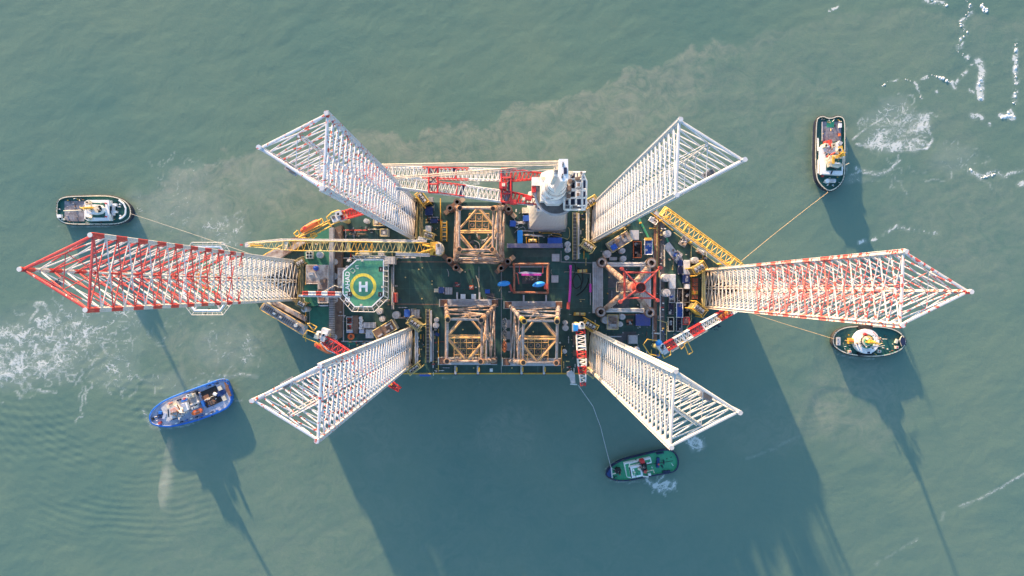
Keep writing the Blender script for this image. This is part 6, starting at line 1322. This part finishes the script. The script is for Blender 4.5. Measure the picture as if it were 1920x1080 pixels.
P_(t, 'winch', ('b', 360, 757, 14, 10, 3.4, 5.4, 'dark_grey', -20), ('b', 364, 738, 9, 7, 3.4, 5.4, 'black', -20), ('t', (355, 761, 6), (374, 753, 6), .6, 'light_grey'), ('b', 358, 743, 10, 6, 4, 7, 'cream', -10), ('b', 345, 751, 11, 4, 6.4, 7.4, 'tug_blue', -20), ('b', 380, 757, 5, 12, 3.4, 5, 'tug_blue', -20)); P_(t, 'funnel', ('b', 352, 742, 6, 5, 5, 9.5, 'clean_white', -20), ('b', 362, 765, 6, 4, 5, 9.5, 'clean_white', -20), ('c', 352, 742, 1.3, 9.5, 10, 'black'), ('c', 362, 765, 1.3, 9.5, 10, 'black'))
P_(t, 'rescue_boat', ('p', [(358, 775), (362, 770), (375, 766), (378, 769), (377, 774), (368, 778), (361, 779)], 5, 6.6, 'orange'), ('b', 369, 772, 10, 2, 6.6, 6.9, 'salmon', -18)); P_(t, 'anchor_gear', ('b', 298, 781, 6, 8, 3.2, 4.4, 'navy', -20), ('b', 300, 774, 6, 5, 3.2, 4.6, 'tug_blue', 10), ('b', 286, 786, 3, 5, 3.2, 4.2, 'black', -30), ('b', 299, 793, 5.5, 4, 3.2, 4.4, 'crimson', -25), ('t', (290, 782, 4), (312, 778, 4), .2, 'light_grey'), ('t', (308, 786, 4), (316, 775, 4.4), .2, 'cream'))
P_(t, 'deck_fitting', *[('b', 330 + i*9.5, 794 - i*3.0, 4, 2, 3.2, 4.2, ('clean_white', 'navy', 'tug_blue')[i % 3], -16) for i in range(9)], *[('b', 385 + i*7, 722 - i*1.9 + 3, 4, 1.8, 3.2, 4.2, ('tug_blue', 'navy')[i % 2], -16) for i in range(4)])
gear(t, [(290, 772, 312, 796, 3.2), (316, 764, 345, 786, 6.5), (345, 742, 372, 766, 5.2), (350, 735, 380, 745, 3.4), (378, 740, 412, 762, 3.6), (330, 780, 400, 784, 3.2), (318, 768, 340, 784, 9.5)], 4, ('clean_white', 'tug_blue', 'navy', 'black', 'rust', 'light_grey', 'dark_grey'), n=10)
# bottom green tug
t, o = tug('tugboat', 'bright green decked tug at the bottom with a navy stern and white house', [(1136, 889), (1139, 881), (1147, 873), (1160, 865), (1180, 858), (1210, 851), (1240, 844), (1256, 843), (1266, 849), (1272, 861), (1272, 874), (1267, 883), (1256, 887), (1240, 889), (1205, 896), (1180, 901), (1160, 902), (1148, 899), (1139, 895)], 'navy', 'bright_green', 'navy', tyres=((.1, .42, 8), (.72, .95, 7)), capm='navy')
P_(t, 'bow_deck', ('p', [(1138, 888), (1145, 877), (1147, 895), (1140, 893)], 3.2, 4.6, 'deep_blue'), ('t', (1146, 876, 4.8), (1148, 896, 4.8), .3, 'light_grey')); P_(t, 'tow_winch', ('b', 1159, 883, 9, 10, 3.2, 5, 'black', -8), ('b', 1159, 883, 12, 4, 3.2, 4.2, 'dark_grey', -8), ('t', (1148, 889, 4.6), (1163, 885, 4.6), .3, 'cream'), ('c', 1163, 886, 1.4, 4.6, 5, 'cream'))
P_(t, 'deckhouse', ('p', [(1170, 869), (1220, 858), (1222, 868), (1206, 872), (1204, 893), (1184, 897), (1176, 895)], 3.2, 6.2, 'clean_white'), ('p', [(1172, 871), (1179, 869), (1184, 895), (1176, 894)], 6.2, 6.26, 'bright_green'), ('p', [(1181, 870), (1219, 861), (1220, 866), (1182, 875)], 6.2, 6.26, 'bright_green'))
P_(t, 'wheelhouse', ('p', [(1180, 876), (1202, 871), (1206, 892), (1184, 897)], 6.2, 9, 'clean_white'), ('p', [(1185, 879), (1199, 876), (1202, 890), (1187, 893)], 9, 9.06, 'bright_green'), ('c', 1188, 882, 1.8, 9, 9.8, 'clean_white'), ('c', 1190, 886, 1.8, 9, 9.8, 'cream'), ('b', 1199, 880, 5, 4, 9, 10, 'cream', 20)); P_(t, 'window', ('p', [(1180, 876.5), (1181.5, 876), (1185, 896.4), (1183.5, 896.8)], 7.5, 9.02, 'glass'))
P_(t, 'funnel', ('b', 1205, 866, 8, 6, 6.2, 10, 'red', -10), ('b', 1210, 885, 5, 5, 6.2, 10, 'crimson', 10), ('b', 1209, 876, 8, 13, 3.6, 9.4, 'black', -5), ('c', 1204, 881, 1.5, 9.4, 10.6, 'dark_grey')); P_(t, 'tow_hook', ('b', 1234, 868, 5, 18, 3.2, 5, 'deep_blue', 4), ('b', 1235, 871, 3, 3, 5, 5.5, 'crimson'), ('t', (1210, 872, 5), (1262, 864, 4.4), .14, 'black'), ('b', 1245, 867, 1.5, 8, 3.2, 4.2, 'navy'))
P_(t, 'railing', ('t', (1213, 884, 5.6), (1225, 881, 5.6), .2, 'cream'), ('t', (1225, 881, 5.6), (1227, 887, 5.6), .2, 'cream'), ('b', 1218, 890, 5, 4, 3.2, 5, 'clean_white'), ('t', (1205, 893, 5.5), (1216, 894, 5.5), .35, 'white'), ('b', 1238, 850, 14, 2.4, 3.2, 4.4, 'navy', -8), ('b', 1250, 884, 14, 3, 3.2, 4.4, 'navy', -5)); mast(t, 1206, 878, 9, 20, 'dark_grey', 1, -2, 4)

gear(t, [(1150, 872, 1170, 896, 3.2), (1222, 850, 1262, 884, 3.2), (1184, 878, 1202, 892, 9), (1196, 870, 1212, 890, 9), (1185, 862, 1218, 868, 6.3)], 5, ('navy', 'black', 'clean_white', 'dark_grey', 'crimson'), n=7)

# ---------------------------------------------------------------- tow lines
def rope(label, pts, r, mk, sag):
    m = MB(); P3 = []
    for a, b in zip(pts, pts[1:]):
        p, q = W(*a), W(*b)
        for i in range(8): f = i/8; v = p.lerp(q, f); v.z = max(v.z - sag*4*f*(1-f), .25); P3.append(v)
    P3.append(W(*pts[-1])); m.path(P3, r, mk, 5); p = W(*pts[0])
    o = m.build('tow_line', None, p); o['label'] = label; o['category'] = 'tow line'; o['group'] = 'tow lines to the tugs'
rope('pale tow line from the left tug to the platform bow', [(213, 394, 5), (246, 401, 5), (466, 475, ZD - 2)], .09, 'wire', 3)
rope('tan tow line rising from the upper right tug to the yellow boom', [(1558, 340, 5), (1552, 361, 4.6), (1386, 493, ZD - 1)], .10, 'rope', 2)
rope('tan tow line from the oval tug to the platform under the rightmost leg', [(1597, 640, 5.6), (1562, 635, 4.8), (1380, 578, ZD - 3)], .13, 'rope', 3)
rope('thin slack white line from the bottom tug up to the hull fairlead', [(1160, 885, 5), (1146, 878, 4.8), (1126, 800, 1.5), (1112, 762, 3), (1084, 722, ZD - 1)], .14, 'light_grey', .8)

# exhaust haze drifting from the blue tug
def smoke():
    m = MB(); n = 14; rows = [((335, 800), 14, 14), ((334, 835), 24, 17), ((330, 880), 30, 20), ((326, 930), 32, 22), ((330, 985), 24, 24)]; vs = []
    for (x, y), r, z in rows:
        for i in range(n):
            a = 2*PI*i/n; p = W(x + r*math.cos(a), y, z + r*.16*math.sin(a)); vs.append(p)
    m.add(vs, [[j*n+i, j*n+(i+1) % n, (j+1)*n+(i+1) % n, (j+1)*n+i] for j in range(4) for i in range(n)] + [list(range(n-1, -1, -1)), list(range(4*n, 5*n))], 'smoke')
    o = m.build('exhaust_smoke', None, W(330, 880, 0)); o['kind'] = 'stuff'
sm = bpy.data.materials.new('smoke'); sm.use_nodes = True; nt = sm.node_tree; nt.nodes.remove(nt.nodes['Principled BSDF'])
pv = nt.nodes.new('ShaderNodeVolumePrincipled'); pv.inputs['Color'].default_value = (.9, .9, .9, 1); nz = nt.nodes.new('ShaderNodeTexNoise'); nz.inputs['Scale'].default_value = .13; nz.inputs['Detail'].default_value = 4
tc = nt.nodes.new('ShaderNodeTexCoord'); nt.links.new(tc.outputs['Object'], nz.inputs['Vector']); mr = nt.nodes.new('ShaderNodeMapRange'); mr.inputs[1].default_value = .38; mr.inputs[2].default_value = .72; mr.inputs[4].default_value = .07
mr.inputs[4].default_value = .06
vl = nt.nodes.new('ShaderNodeVectorMath'); vl.operation = 'MULTIPLY'; vl.inputs[1].default_value = (1/8.5, 1/27, 0); nt.links.new(tc.outputs['Object'], vl.inputs[0])
ln = nt.nodes.new('ShaderNodeVectorMath'); ln.operation = 'LENGTH'; nt.links.new(vl.outputs[0], ln.inputs[0])
fo_ = nt.nodes.new('ShaderNodeMapRange'); fo_.inputs[1].default_value = 1.0; fo_.inputs[2].default_value = .25; nt.links.new(ln.outputs['Value'], fo_.inputs[0])
mu = nt.nodes.new('ShaderNodeMath'); mu.operation = 'MULTIPLY'; nt.links.new(fo_.outputs[0], mu.inputs[0])
nt.links.new(nz.outputs['Fac'], mr.inputs[0]); nt.links.new(mr.outputs[0], mu.inputs[1]); nt.links.new(mu.outputs[0], pv.inputs['Density']); nt.links.new(pv.outputs[0], nt.nodes['Material Output'].inputs['Volume']); M['smoke'] = sm
smoke(); scn.cycles.volume_step_rate = 3; scn.cycles.volume_bounces = 1
